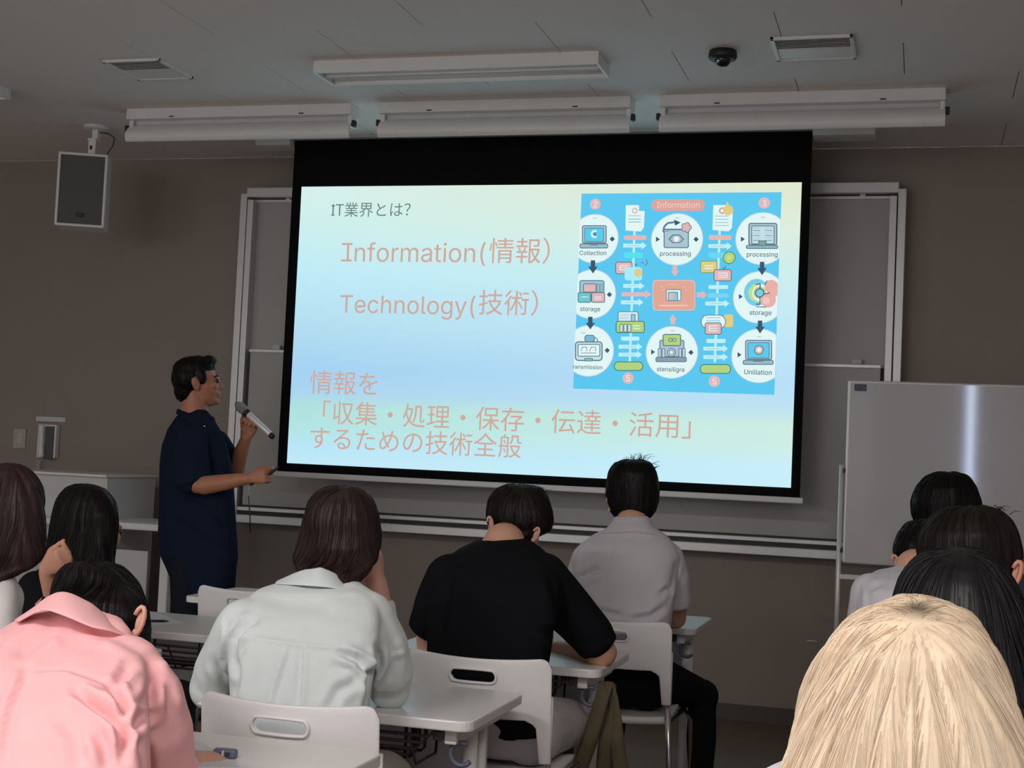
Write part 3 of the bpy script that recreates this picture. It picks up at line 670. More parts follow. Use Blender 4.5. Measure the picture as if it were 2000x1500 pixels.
def make_chair(xc, yt, label, group='white shell chairs'):
    """xc centre, yt depth of the back's top edge; sitter faces +Y"""
    t = thing('shell_chair', label, 'chair', (xc, yt+.2, 0), group); hw, zt_, zb = .205, .775, .605; th = .011
    def yb(u, z): return yt+.045*u*u+.30*(zt_-z)*.35
    cols = []; n = 44
    for k in range(n+1):
        u = -1+2*k/n; au = abs(u)*hw; r = .03; top = zt_-.010*(1-u*u)
        if au > hw-r: top -= r-math.sqrt(max(0, r*r-(au-hw+r)**2))
        bot = zb+.004; rb_ = .03; lim = hw-.034
        hh = 0; hc = zt_-.055
        x = u*hw; 
        if abs(x) < .062: hh = .0155*math.sqrt(max(0, 1-max(0, (abs(x)-.047)/.015)**2))
        if au > lim: bot = zb-.11
        elif au > lim-rb_: bot = zb-.0+ -(rb_-math.sqrt(max(0, rb_**2-(au-lim+rb_)**2)))
        cols.append((u, x, bot, hc-hh, hc+hh, top))
    bm = bmesh.new(); rows = []
    for u, x, z0, z1, z2, z3 in cols:
        zs = [z0+(z1-z0)*j/3 for j in range(4)]+[z2+(z3-z2)*j/3 for j in range(4)]
        rows.append([bm.verts.new((xc+x, yb(u, z), z)) for z in zs])
    for a_, b_ in zip(rows, rows[1:]):
        for j in list(range(3))+[4, 5, 6]: bm.faces.new((a_[j], b_[j], b_[j+1], a_[j+1]))
    bmesh.ops.remove_doubles(bm, verts=bm.verts[:], dist=.0001)
    bm.normal_update()
    bmesh.ops.solidify(bm, geom=bm.faces[:], thickness=th)
    bmesh.ops.recalc_face_normals(bm, faces=bm.faces[:])
    me_ = bpy.data.meshes.new('backrest'); bm.to_mesh(me_); bm.free(); me_.polygons.foreach_set('use_smooth', [True]*len(me_.polygons))
    o_ = link('backrest', me_, m_plastic, t); md = o_.modifiers.new('b', 'BEVEL'); md.width = .003; md.segments = 2; md.limit_method = 'ANGLE'
    rim = []
    for k in range(32):
        a = 2*PI*k/32; c_, s_ = math.cos(a), math.sin(a)
        x = math.copysign(.047, c_)*min(1, abs(c_)*3)+.017*c_; z = zt_-.055+.018*s_
        rim.append((xc+x, yb(x/hw, z)-.003, z))
    MB().tube(rim+rim[:1], .0035, 6, cap=False).build('handle_rim', m_plastic, t, smooth=True)
    for s in (-1, 1):
        x = xc+s*(hw-.014)
        MB().tube([(x, yt+.075, .67), (x, yt+.085, .50)], .0145, 12).build('leg_sleeve', m_plastic, t, smooth=True)
        MB().tube([(x, yt+.085, .51), (x+s*.012, yt+.09, .30), (x+s*.03, yt+.06, .012)], .0095, 10).build('leg', m_chrome, t, smooth=True)
        MB().tube([(x, yt+.085, .50), (x, yt+.13, .43), (x, yt+.45, .425), (x+s*.02, yt+.50, .38), (x+s*.03, yt+.53, .012)], .0095, 10).build('leg', m_chrome, t, smooth=True)
        for yy in (.06, .53): MB().tube([(x+s*.03, yt+yy, .014), (x+s*.03, yt+yy, 0)], .013, 10).build('foot_cap', m_panel, t)
    n = 12; vs = []; 
    for i in range(n+1):
        for j in range(n+1):
            u, v_ = -1+2*i/n, j/n; z = .445-.012*(1-u*u)-.02*max(0, v_-.8)*5*max(0, v_-.8)+.03*max(0, .15-v_)
            vs.append((xc+u*(hw-.02)*(1-.08*v_), yt+.11+.40*v_, z))
    fs = [(i*(n+1)+j, i*(n+1)+j+1, (i+1)*(n+1)+j+1, (i+1)*(n+1)+j) for i in range(n) for j in range(n)]
    so = MB().add(vs, fs).build('seat', m_plastic, t, smooth=True); md = so.modifiers.new('s', 'SOLIDIFY'); md.thickness = .022; md.offset = -1
    return t
chB = make_chair(-1.262, 2.75, 'white shell chair under the woman in the pale blouse, front left, handle slot showing fabric')
chC = dup(chB, (-1.12+1.262, 3.63-2.75, 0), 'white shell chair with dark handle slot, behind the man in the black T-shirt')
chD = dup(chB, (-.985+1.262, 4.72-2.75, 0), 'white shell chair under the man in the white shirt, farthest occupied one by the screen')
chL = dup(chB, (-2.37+1.262, 4.79-2.75, 0), 'empty white shell chair in front of the presenter')
dup(chB, (-1.52+1.262, 1.85-2.75, 0), 'white shell chair under the woman in the pink shirt')
dA = make_desk(-1.012, 2.26, 'white desk at the bottom of the picture with a small blue-grey tape dispenser on it')
make_dup = lambda xr_, yn, label: dup(dA, (xr_+1.012, yn-2.26, 0), label, 'white classroom desks')
make_dup(-.955, 3.105, 'white desk with round bag hook, at the elbow of the woman in the pale blouse')
make_dup(-.868, 4.055, 'white desk with an olive cloth bag hanging from it, under the arms of black shirt')
make_dup(-.778, 5.27, 'white desk nearest the screen, in front of the man in the white shirt')
make_dup(-1.93, 4.07, 'empty white desk with a sheet of paper and a pen, before the empty chair')
make_dup(-2.085, 3.29, 'white desk whose corner peeks out above the pink shoulder')
make_dup(-2.055, 5.06, 'white desk beyond the empty chair, beside the presenter')
make_dup(-2.64, 4.10, 'white desk hidden behind the dark-haired woman at the left')
make_dup(.42, 4.55, 'white desk at the right, hidden behind the students'); make_dup(.45, 5.5, 'white desk at the right nearest the mobile whiteboard')
make_dup(.45, 3.45, 'white desk at the right before the brown-haired student'); make_dup(.42, 2.5, 'white desk at the right before the glossy black hair')

# small things on desks
dv = WZ(440, 1480, .70); tp = thing('correction_tape', 'small blue-grey correction tape dispenser lying on the nearest desk', 'stationery', dv)
body = MB(); body.loft([(dv+V((0, 0, z_)), (.0235*k_, .004*k_, 0), (-.002, .011*k_, 0)) for z_, k_ in ((.001, .9), (.004, 1), (.014, 1), (.017, .88))], pw=3); body.build('case', mat('blue_grey_case', (.13, .15, .22), .3), tp, smooth=True)
for s in (-1, 1): MB().box(dv+V((s*.009, -.0108, .009)), (.010, .003, .008), bev=.001).build('window', mat('dark_blue', (.04, .05, .10), .3), tp)
MB().box(dv+V((0, -.011, .0095)), (.004, .0035, .013), bev=.001).build('band', m_panel, tp)
def sheet(name, pix, z, m, label, cat, th=.0012):
    ps = [WZ(a_, b_, z) for a_, b_ in pix]; n = len(ps)
    return tag(MB().add([p+V((0, 0, .0002)) for p in ps]+[p+V((0, 0, th)) for p in ps], [tuple(range(n)), tuple(range(2*n-1, n-1, -1))]+[(i, (i+1) % n, n+(i+1) % n, n+i) for i in range(n)]).build(name, m), label, cat)
sheet('paper_sheet', [(292, 1197), (312, 1199), (358, 1217), (290, 1221)], .70, m_paper, 'white paper sheet on the empty desk beside the dark head', 'paper')
a, b = WZ(292, 1213, .705), WZ(330, 1213, .705)
pn = thing('pen', 'dark pen lying on the paper on the empty desk', 'pen', a)
MB().tube([a, a.lerp(b, .75)], .0045, 8).build('barrel', m_black, pn, smooth=True); MB().tube([a.lerp(b, .75), b], [.0045, .001], 8).build('tip', m_wire, pn, smooth=True)
sheet('paper_sheet', [(1075, 1272), (1090, 1268), (1128, 1283), (1108, 1288)], .70, mat('pale_green_paper', (.55, .68, .66), .6), 'pale green slip of paper under the arm of the man in black', 'paper')
sheet('paper_sheet', [(778, 1266), (822, 1268), (826, 1279), (770, 1277)], .70, m_paper, 'white paper on the desk, left of the man in black', 'paper')
sheet('paper_sheet', [(300, 1440), (395, 1450), (470, 1500), (250, 1500)], .70, m_paper, 'pale paper under the hand of the woman in pink', 'paper')

# olive tote hanging on the desk hook, black bag on the floor
tb = thing('tote_bag', 'olive cloth bag hanging by long straps from the desk hook of the man in black', 'bag', (-.87, 4.10, .1))
def strip(pix, Y, w0, w1, name):
    vs = []; n = len(pix)
    for k, (a_, b_) in enumerate(pix):
        c_ = W(a_, b_, Y); h_ = w0+(w1-w0)*k/(n-1)
        for j in range(5):
            u = -1+j/2; vs.append(c_+V((u*h_, .012*math.cos(u*2+k), 0)))
    fs = [(i*5+j, i*5+j+1, (i+1)*5+j+1, (i+1)*5+j) for i in range(n-1) for j in range(4)]
    o_ = MB().add(vs, fs).build(name, m_olive, tb, smooth=True); md = o_.modifiers.new('s', 'SOLIDIFY'); md.thickness = .006; return o_
strip([(1185, 1332), (1180, 1350), (1166, 1400), (1150, 1450), (1132, 1500), (1120, 1530)], 4.10, .024, .020, 'strap')
strip([(1188, 1334), (1192, 1370), (1188, 1420), (1184, 1470), (1182, 1500), (1180, 1530)], 4.11, .024, .022, 'strap')
strip([(1190, 1334), (1198, 1360), (1203, 1400), (1204, 1450), (1212, 1500), (1216, 1530)], 4.10, .016, .022, 'strap')
bb = W(1170, 1530, 4.1)
MB().loft([((bb.x, 4.10, z_), (a_, 0, 0), (0, b_, 0)) for z_, a_, b_ in ((.10, .13, .05), (.12, .15, .06), (.28, .15, .045), (.385, .145, .012))], pw=3).build('pouch', m_olive, tb, smooth=True)
bg = thing('backpack', 'black bag on the floor beyond the olive cloth bag', 'bag', (-1.02, 4.75, 0))
bgm = MB(); bgm.loft([((-1.03, 4.72, z_), (a_, 0, 0), (0, b_, 0)) for z_, a_, b_ in ((.0, .10, .08), (.03, .13, .10), (.25, .13, .09), (.38, .10, .07), (.43, .05, .04))], pw=2.8)
bgm.build('pouch', m_bag, bg, smooth=True); MB().tube([(-1.06, 4.68, .42), (-1.05, 4.67, .47), (-1.01, 4.67, .47), (-1.0, 4.68, .42)], .007, 8).build('handle', m_bag, bg, smooth=True)
MB().loft([((-1.03, 4.635, z_), (a_, 0, 0), (0, .02, 0)) for z_, a_ in ((.06, .08), (.08, .09), (.2, .09), (.22, .07))], pw=3).build('pocket', m_bag, bg, smooth=True)

# ------------------------------------------------------------------ people
import numpy as np
def cloth(name, col, rough=.85, bump=.12): return mat(name, col, rough, spec=.2 if sum(col) > .3 else .05, noise_amt=.04, nscale=6, bump=bump, bscale=420, sheen=.1 if sum(col) > .3 else 0)
def hairmat(name, col, rough=.48, spec=.28): return mat(name, col, rough, spec=spec, noise_amt=.25, nscale=30, aniso=(1, 1, .08), attr='tint')
def basis(f, up=(0, 0, 1)):
    f = V(f).normalized(); r = f.cross(V(up)).normalized(); return f, r, r.cross(f)
def ring(pl, pr2, py, Y, hd):
    a = W(pl, py, Y); b = W(pr2, py, Y); c = (a+b)/2; d = c-EYE; d.z = 0; d.normalize()
    return (c, (b-a)/2, d*hd)
def head(mb, c, f, up=(0, 0, 1), s=1.0, r_neck=.052, neck_to=None):
    f, r, u = basis(f, up); c = V(c)
    def p(x, y, z): return c+(r*x+f*y+u*z)*s
    def e(x, y, z, a, b, d, n=14): mb.ell(p(x, y, z), (r*a*s, f*b*s, u*d*s), n)
    e(0, -.012, .032, .077, .097, .088, 18); e(0, .030, -.02, .064, .068, .085, 16); e(0, .048, -.082, .040, .040, .032); e(0, .03, -.06, .056, .055, .05)
    e(0, .083, .018, .046, .018, .012); mb.caps([p(0, .092, .012), p(0, .106, -.018), p(0, .110, -.029)], [.009*s, .010*s, .0115*s], 8)
    e(.013, .101, -.033, .010, .009, .008, 6); e(-.013, .101, -.033, .010, .009, .008, 6)
    e(0, .093, -.057, .024, .011, .0065, 8); e(0, .091, -.070, .020, .011, .007, 8); e(0, .078, -.094, .022, .018, .016, 8)
    for s_ in (-1, 1):
        e(s_*.038, .070, -.018, .022, .022, .02, 8)
        e(s_*.077, -.006, -.008, .009, .018, .031, 8); e(s_*.083, -.014, .004, .008, .014, .022, 8)
    if neck_to is not None: mb.caps([p(0, -.018, -.03), p(0, -.02, -.075), V(neck_to)], [r_neck*s, r_neck*s, r_neck*1.15*s], 16)
    return p
def hand(mb, wr, d, pn, tdir, curls=(40, 45, 50, 55), s=1.0, thumb=30):
    """wr wrist, d towards the knuckles, pn palm normal, tdir towards the thumb side"""
    d = V(d).normalized(); t = (V(tdir)-d*V(tdir).dot(d)).normalized(); n = d.cross(t)
    if n.dot(V(pn)) < 0: n = -n
    wr = V(wr)
    mb.loft([(wr+d*(y_*s), t*(a*s), n*(b*s)) for y_, a, b in ((-.01, .024, .020), (.015, .028, .018), (.045, .038, .016), (.075, .042, .014), (.09, .040, .011))], n=16)
    for k, (off, L_) in enumerate(((.031, .074), (.0105, .082), (-.0105, .076), (-.031, .060))):
        p = wr+d*(.084*s)+t*(off*s); a = 0; pts = [p-d*.02*s, p]; rs = [.009*s, .0092*s]
        for j, fr in enumerate((.45, .31, .24)):
            a += math.radians(curls[k]*(1.0 if j else .8)); v = d*math.cos(a)+n*math.sin(a)
            p = p+v*(L_*fr*s); pts.append(p); rs.append((.0088, .008, .0068)[j]*s)
        mb.caps(pts, rs, 8)
    th = math.radians(thumb); p = wr+d*(.022*s)+t*(.022*s); v1 = (d*math.cos(th)+t*math.sin(th)+n*.25).normalized(); v2 = (d*math.cos(th*.5)+t*math.sin(th*.3)+n*.6).normalized()
    mb.caps([p, p+v1*.04*s, p+v1*.04*s+v2*.03*s, p+v1*.04*s+v2*.055*s], [.014*s, .0115*s, .010*s, .0082*s], 8)
def displace(me, folds, Yside=True, noise_a=.0022, noise_s=9):
    n = len(me.vertices); co = np.empty(n*3); me.vertices.foreach_get('co', co); co = co.reshape(-1, 3)
    no = np.empty(n*3); me.vertices.foreach_get('normal', no); no = no.reshape(-1, 3)
    q = co-np.array(EYE); z = q@np.array(_f); px = 1000+FOC*(q@np.array(_r))/z; py = 750-FOC*(q@np.array(_u))/z
    face = np.clip(-(no*q).sum(1)/np.linalg.norm(q, axis=1)*2, 0, 1); disp = np.zeros(n)
    for pts, amp, wd, kind in folds:
        best = np.full(n, 1e9); sg = np.zeros(n); along = np.zeros(n); m_ = len(pts)-1
        for i in range(m_):
            (x0, y0), (x1, y1) = pts[i], pts[i+1]; dx, dy = x1-x0, y1-y0; L2 = dx*dx+dy*dy
            t = np.clip(((px-x0)*dx+(py-y0)*dy)/L2, 0, 1); ex = px-x0-t*dx; ey = py-y0-t*dy; dd = np.hypot(ex, ey)
            u = dd < best; best[u] = dd[u]; sg[u] = np.sign(dx*ey-dy*ex)[u]; along[u] = ((i+t)/m_)[u]
        fade = np.minimum(1, np.minimum(along, 1-along)*5+.25)
        if kind == 'v': g = -np.exp(-(best/wd)**2)+.6*np.exp(-((best-2*wd)/wd)**2)
        elif kind == 'r': g = np.exp(-(best/wd)**2)
        else: g = sg*np.tanh(best/(wd*.4))*np.exp(-(best/(2.2*wd))**2)
        disp += 1.45*amp*g*fade*face
    if noise_a:
        for i in range(n):
            c = co[i]; disp[i] += noise_a*noise.noise(V((c[0]*noise_s, c[1]*noise_s, c[2]*noise_s*.6)))+noise_a*.4*noise.noise(V((c[0]*30, c[1]*30, c[2]*14)))
    co = co+no*disp[:, None]; me.vertices.foreach_set('co', co.reshape(-1)); me.update()
def strands(base, n, L, step, crown, m, parent, name='hair_strands', thick=.0009, a0=.012, tints=((1, 1, 1),), zmin=None, sway=.25, root=None, droop=None, lift=.0015, seed=1, down=1.0, lockf=5.0):
    """fine locks that run over the hair mass from the crown and down"""
    rnd = random.Random(seed); bm = bmesh.new(); bm.from_mesh(base); bvh = BVHTree.FromBMesh(bm); fs_ = bm.faces[:]; bm.free
    cent = [(f_.calc_center_median(), f_.normal.copy()) for f_ in fs_]
    if zmin is not None: cent = [c for c in cent if c[0].z > zmin]
    mb_v = []; mb_f = []; cols = []
    crown = V(crown)
    for i in range(n):
        p, nn = rnd.choice(cent); p = p.copy(); tint = tints[int(len(tints)*min(.999, max(0, .5+.75*noise.noise(V((math.atan2(p.x-crown.x, p.y-crown.y)*lockf, seed, 0)))+rnd.uniform(-.12, .12))))]; k_ = rnd.uniform(.92, 1.06); tint = tuple(min(1.3, c*k_) for c in tint)
        ph = rnd.uniform(0, 6.28); pts = []; Lr = L*rnd.uniform(.6, 1.1); ns = max(3, int(Lr/step)); tk = thick*rnd.uniform(.6, 1.3); off = lift*rnd.uniform(.2, 1.6)
        for k in range(ns):
            loc, nrm, idx, dist = bvh.find_nearest(p)
            if loc is None: break
            q = loc+nrm*(off+lift*.5*math.sin(k*.35+ph)); pts.append(q)
            away = loc-crown; ad = away.length; g = V((0, 0, -1))
            wgt = math.exp(-ad/.05); dv_ = away.normalized()*wgt*1.5+g*down*(1-.6*wgt)+V((math.sin(ph)*.12*sway, 0, 0))+V((noise.noise(loc*14), noise.noise(loc*14+V((9, 9, 9))), 0))*sway
            dv_ = dv_-nrm*dv_.dot(nrm)
            if dv_.length < 1e-4: break
            p2 = loc+dv_.normalized()*step
            if (p2-loc).z > step*.2 and ad > .1: break
            if len(pts) > 3 and (pts[-1]-pts[-3]).length < step*.6: break
            p = p2
        if len(pts) < 3: continue
        n0 = len(mb_v); kk = len(pts); t = (pts[1]-pts[0]).normalized(); a = t.cross(nn)
        if a.length < .01: continue
        a.normalize(); b = t.cross(a)
        for k, q in enumerate(pts):
            r_ = tk*(1-.75*(k/(kk-1))**2)
            for j in range(3):
                th = 2*PI*j/3; mb_v.append(q+a*(r_*math.cos(th))+b*(r_*math.sin(th)))
            tt = tint
            if root: 
                rd = (q-root[0]).length; x_ = max(0, 1-rd/root[1])**1.0; tt = tuple(c*(1-x_)+rc*x_ for c, rc in zip(tint, root[2]))
            cols += [tt]*3
        mb_f += [(n0+k*3+j, n0+k*3+(j+1) % 3, n0+(k+1)*3+(j+1) % 3, n0+(k+1)*3+j) for k in range(kk-1) for j in range(3)]
    me_ = newmesh(name, mb_v, mb_f, True); ca = me_.color_attributes.new('tint', 'FLOAT_COLOR', 'POINT')
    ca.data.foreach_set('color', [x for c in cols for x in (*c, 1)])
    o_ = link(name, me_, m, parent); o_['kind'] = 'stuff'; return o_
def tintattr(me_, col, root=None):
    ca = me_.color_attributes.new('tint', 'FLOAT_COLOR', 'POINT'); out = []
    for v in me_.vertices:
        c = col
        if root: 
            x_ = max(0, 1-(v.co-root[0]).length/root[1]); c = tuple(a*(1-x_)+b*x_ for a, b in zip(col, root[2]))
        out += [*c, 1]
    ca.data.foreach_set('color', out)
def hair(parent, rings, m, vox=.006, extra=None, clump=.004, cfreq=9, crown=None, n=1300, L=.16, thick=.0009, tints=((1, 1, 1), (.7, .65, .62), (1.2, 1.15, 1.1)), zmin=None, root=None, seed=1, sway=.25, lift=.0015, zf=2.5, base_t=(.8, .8, .8), down=1.0, pw=2.1, step=.012, lockf=5.0):
    mb = MB(); rs = [ring(*r_) for r_ in rings]
    if rs: mb.loft(rs, n=36, pw=pw)
    if extra: extra(mb)
    me_ = remesh(mb, vox, 8, 'hair'); cx = sum((v.co for v in me_.vertices), V())/len(me_.vertices)
    crown = V(crown) if crown is not None else V((cx.x, cx.y, max(v.co.z for v in me_.vertices)))
    if clump:
        nrm = [v.normal.copy() for v in me_.vertices]
        for v, nn in zip(me_.vertices, nrm):
            d = v.co-crown; ang = math.atan2(d.x, d.y); t_ = min(1, (d.length/.07))
            k_ = noise.noise(V((math.cos(ang)*cfreq, math.sin(ang)*cfreq, v.co.z*zf+seed)))+.5*noise.noise(V((math.cos(ang)*cfreq*2.7, math.sin(ang)*cfreq*2.7, v.co.z*zf*1.5+seed)))
            v.co += nn*(clump*k_*t_)
        me_.update()
    tintattr(me_, base_t, root)
    o_ = link('hair', me_, m, parent)
    if n: strands(me_, n, L, step, crown, m, o_, lockf=lockf, thick=thick, tints=tints, zmin=zmin, root=root, seed=seed, sway=sway, lift=lift, down=down)
    return o_
def legs(mb, x, y, z, spread=.11, r=1.0, knee=None, feet=True):
    for i, s in enumerate((-1, 1)):
        k_ = V(knee[i]) if knee and knee[i] is not None else V((x+s*spread, y+.43, z+.0))
        an = V((k_.x+.01*s, k_.y-.03, .10))
        mb.caps([(x+s*.085, y+.02, z+.03), (x+s*.095, y+.15, z+.025), k_, k_+(an-k_)*.4, an], [.088*r, .082*r, .058*r, .052*r, .036*r], 14)
        if feet: mb.caps([an, (an.x, an.y+.02, .05), (an.x, an.y+.14, .035)], [.034*r, .034*r, .026*r], 10)
def person(label, shirt_rings, sleeves, head_px, f, m_shirt, hair_rings=None, m_hair=None, arms=(), neck=None, seat=None, up=(0, 0, 1), hscale=1.0, folds=(), m_tr=None, vox=.009, svox=.0075, hands=(), hair_kw=None, knee=None, m_sk=None, neck_r=.052, noise_a=.002, legr=1.0, shirt_extra=None, tr_label=None, seat_z=.50, ssm=5, sname='shirt', low_shirt=True):
    """one sitter: body (one skin with head, arms, hands, legs), eyes, shirt, trousers, shoes, hair"""
    m_sk = m_sk or m_skin
    rs = [ring(*r_) for r_ in shirt_rings]; base = rs[0][0]
    x, y = (seat if seat else (base.x, base.y+.02))
    t = thing('person', label, 'person', (x, y, 0)); hc = W(*head_px); cc = None
    if hair_rings:
        F_, R_, U_ = basis(f, up); hk = hscale; tz = ring(*hair_rings[0])[0].z; wd_ = max(hair_rings, key=lambda q: q[1]-q[0])
        hr = ring(*sorted(hair_rings, key=lambda q: q[2])[len(hair_rings)//2]); xm = sum(ring(*q)[0].x for q in hair_rings[:5])/min(5, len(hair_rings))
        ext = math.sqrt((.097*F_.z)**2+(.088*U_.z)**2+(.077*R_.z)**2)*hk
        cc = V((xm, W(*head_px).y+.015, tz-ext-.010)); hc = cc-(F_*-.012+U_*.032)*hk
    top = rs[-1][0]; nk = W(*neck) if neck else top
    b = MB(); b.loft([(c, a*.80, d*.70) for c, a, d in rs], n=28)
    b.ell((x, y+.02, seat_z+.04), ((.13, 0, 0), (0, .10, 0), (0, 0, .08)), 10); b.caps([(x, y+.01, seat_z+.04), base], [.085, .085])
    legs(b, x, y, seat_z, knee=knee, r=.92*legr)
    p = head(b, hc, f, up, hscale, neck_r, nk)
    for ch in arms: b.caps([W(*q[:3]) for q in ch], [q[3] for q in ch], 14)
    for h in hands: hand(b, *h)
    bo = link('body', remesh(b, vox, 3, 'body'), m_sk, t)
    e_ = MB()
    for s in (-1, 1): MB().ell(p(s*.031, .088, .002), ((.011, 0, 0), (0, .011, 0), (0, 0, .011)), 8).build('eye', m_eye, bo, smooth=True)
    sh = MB(); low = [(V((x*.7+base.x*.3, y+.0, seat_z+.02)), rs[0][1]*.86, rs[0][2]*.95)] if low_shirt else [(V((x, y+.01, .585)), rs[0][1]*.92, rs[0][2]*.95)]
    sh.loft(low+rs, n=40)
    for ch in sleeves:
        pts = [W(*q[:3]) for q in ch]; rr_ = [q[3] for q in ch]; sh.tube(pts, rr_, 18)
        for q, r_ in list(zip(pts, rr_))[:-1]: sh.ell(q, ((r_, 0, 0), (0, r_, 0), (0, 0, r_)), 9)
    if shirt_extra: shirt_extra(sh)
    me_ = remesh(sh, svox, ssm, sname); displace(me_, folds, noise_a=noise_a)
    so_ = link(sname, me_, m_shirt, t); md = so_.modifiers.new('s', 'SMOOTH'); md.factor = .5; md.iterations = 3
    tr = MB(); tr.ell((x, y+.03, seat_z+.045), ((.175, 0, 0), (0, .145, 0), (0, 0, .10)), 12); legs(tr, x, y, seat_z, knee=knee, r=1.08*legr, feet=False)
    link('trousers', remesh(tr, .010, 4, 'trousers'), m_tr or m_trouser, t)
    for i, s in enumerate((-1, 1)):
        k_ = V(knee[i]) if knee and knee[i] is not None else V((x+s*.11, y+.43, .5)); a = (k_.x+.01*s, k_.y-.03)
        MB().loft([((a[0], a[1]+dy, z_), (w_, 0, 0), (0, 0, h_)) for dy, z_, w_, h_ in ((-.07, .04, .025, .03), (-.05, .04, .038, .04), (.03, .04, .042, .04), (.10, .033, .048, .032), (.17, .026, .040, .024), (.19, .022, .02, .014))], n=16).build('shoe', m_shoe, t, smooth=True)
    if hair_rings is not None:
        def ex(mb): mb.ell(cc-F_*.008+U_*.004, (R_*.081*hk, F_*.099*hk, U_*.092*hk), 16)
        hair(t, hair_rings, m_hair, extra=ex, **(hair_kw or {}))
    return t
def collar(par, up_, lo_, Yu, Yl, m, N=22, rows=5, bulge=.006, th=.004):
    def samp(pts, t):
        d = [0]; 
        for a, b in zip(pts, pts[1:]): d.append(d[-1]+math.hypot(b[0]-a[0], b[1]-a[1]))
        s = t*d[-1]
        for i in range(len(pts)-1):
            if s <= d[i+1] or i == len(pts)-2:
                k = (s-d[i])/(d[i+1]-d[i]); return tuple(pts[i][j]+(pts[i+1][j]-pts[i][j])*k for j in range(2))
    vs = []
    for i in range(N):
        t = i/(N-1); a = samp(up_, t); b = samp(lo_, t); q = abs(2*t-1)
        for j in range(rows):
            v = j/(rows-1); Y = Yu+(Yl-Yu)*v+.07*q*q-bulge*math.sin(PI*v)
            vs.append(W(a[0]+(b[0]-a[0])*v, a[1]+(b[1]-a[1])*v, Y))
    fs = [(i*rows+j, i*rows+j+1, (i+1)*rows+j+1, (i+1)*rows+j) for i in range(N-1) for j in range(rows-1)]
    o_ = MB().add(vs, fs).build('collar', m, par, smooth=True); md = o_.modifiers.new('s', 'SOLIDIFY'); md.thickness = th
    md = o_.modifiers.new('u', 'SUBSURF'); md.levels = md.render_levels = 1
    return o_

h_black = hairmat('black_hair', (.006, .005, .005), .5, .2)
h_brown = hairmat('dark_brown_hair', (.034, .017, .015), .5)
h_brown2 = hairmat('brown_black_hair', (.014, .010, .008), .5, .22)
h_red = hairmat('reddish_brown_hair', (.034, .014, .014), .5)
h_gloss = hairmat('glossy_black_hair', (.008, .007, .009), .42, .25)
h_blond = hairmat('blonde_hair', (.70, .575, .43), .52, .35)

# --- presenter -------------------------------------------------------
navy = cloth('navy_shirt_cloth', (.012, .019, .040))
PYp = 6.2
fp = V((.88, .46, .13))
tp_ = thing('person', 'man in navy short-sleeved shirt standing sideways at the left, talking into a microphone', 'person', (W(390, 1100, PYp).x, PYp, 0))
prs = [ring(L_, R_, y_, PYp, h_) for L_, R_, y_, h_ in ((350, 449, 1158, .19), (330, 460, 1124, .20), (313, 466, 1085, .205), (308, 464, 1045, .20), (309, 461, 1000, .19), (311, 457, 950, .185), (312, 452, 905, .19), (316, 443, 868, .19), (327, 430, 838, .16), (343, 416, 815, .10), (360, 404, 800, .06))]
hcP = W(386, 748, PYp)
armN = [(378, 875, 6.06, .050), (376, 915, 6.0, .046), (374, 947, 5.97, .042), (400, 948, 5.96, .044), (440, 942, 5.95, .038), (486, 934, 5.95, .026)]
armF = [(420, 878, 6.30, .045), (446, 925, 6.38, .042), (462, 915, 6.37, .042), (470, 885, 6.35, .036), (481, 855, 6.33, .027)]
b = MB(); b.loft([(c, a*.82, d*.76) for c, a, d in prs], n=28)
cx = W(395, 1150, PYp); lx = [(cx.x-.03, PYp-.085), (cx.x+.03, PYp+.085)]
for x_, y_ in lx: b.caps([(x_, y_, .74), (x_, y_, .68), (x_+.01, y_, .48), (x_, y_, .28), (x_-.01, y_, .09)], [.06, .06, .055, .05, .034], 14); b.caps([(x_-.01, y_, .07), (x_+.02, y_, .045), (x_+.13, y_+.05, .035)], [.034, .034, .026], 10)
pP = head(b, hcP, fp, (0, -.03, 1), 1.03, .058, W(380, 815, PYp))
for ch in (armN, armF): b.caps([W(*q[:3]) for q in ch], [q[3] for q in ch], 14)
wrN = W(488, 934, 5.95); hand(b, wrN, W(530, 926, 5.95)-wrN, (.1, 1, -.2), (.0, .1, 1), (52, 72, 80, 84), .92, 24)
micA, micB = W(464, 790, 6.30), W(532, 852, 6.30)
wrF = W(481, 857, 6.34); hand(b, wrF, W(497, 818, 6.325)-wrF, (.3, -.8, .2), (-.7, .0, .4), (52, 55, 58, 58), .92, 35)
bodyP = link('body', remesh(b, .0055, 2, 'body'), m_skinp, tp_)
for s in (-1, 1):
    MB().ell(pP(s*.031, .088, .002), ((.012, 0, 0), (0, .012, 0), (0, 0, .012)), 8).build('eye', m_eye, bodyP, smooth=True)
    MB().caps([pP(s*.018, .096, .022), pP(s*.035, .092, .027), pP(s*.05, .078, .020)], [.004, .0042, .003], 6).build('eyebrow', h_black, bodyP, smooth=True)
MB().caps([pP(-.018, .098, -.0635), pP(0, .101, -.0625), pP(.018, .098, -.0635)], [.0025, .005, .0025], 8).build('lips', m_lip, bodyP, smooth=True)
sh = MB(); sh.loft(prs, n=40)
slN = [(376, 866, 6.05, .088), (374, 900, 6.01, .084), (375, 932, 5.985, .082), (377, 950, 5.975, .078)]
slF = [(420, 868, 6.33, .075), (438, 892, 6.36, .068), (449, 910, 6.37, .062)]
for ch in (slN, slF):
    pts = [W(*q[:3]) for q in ch]; sh.tube(pts, [q[3] for q in ch], 18)
    for q, r_ in list(zip(pts, [q[3] for q in ch]))[:-1]: sh.ell(q, ((r_, 0, 0), (0, r_, 0), (0, 0, r_)), 9)
me_ = remesh(sh, .008, 4, 'shirt')
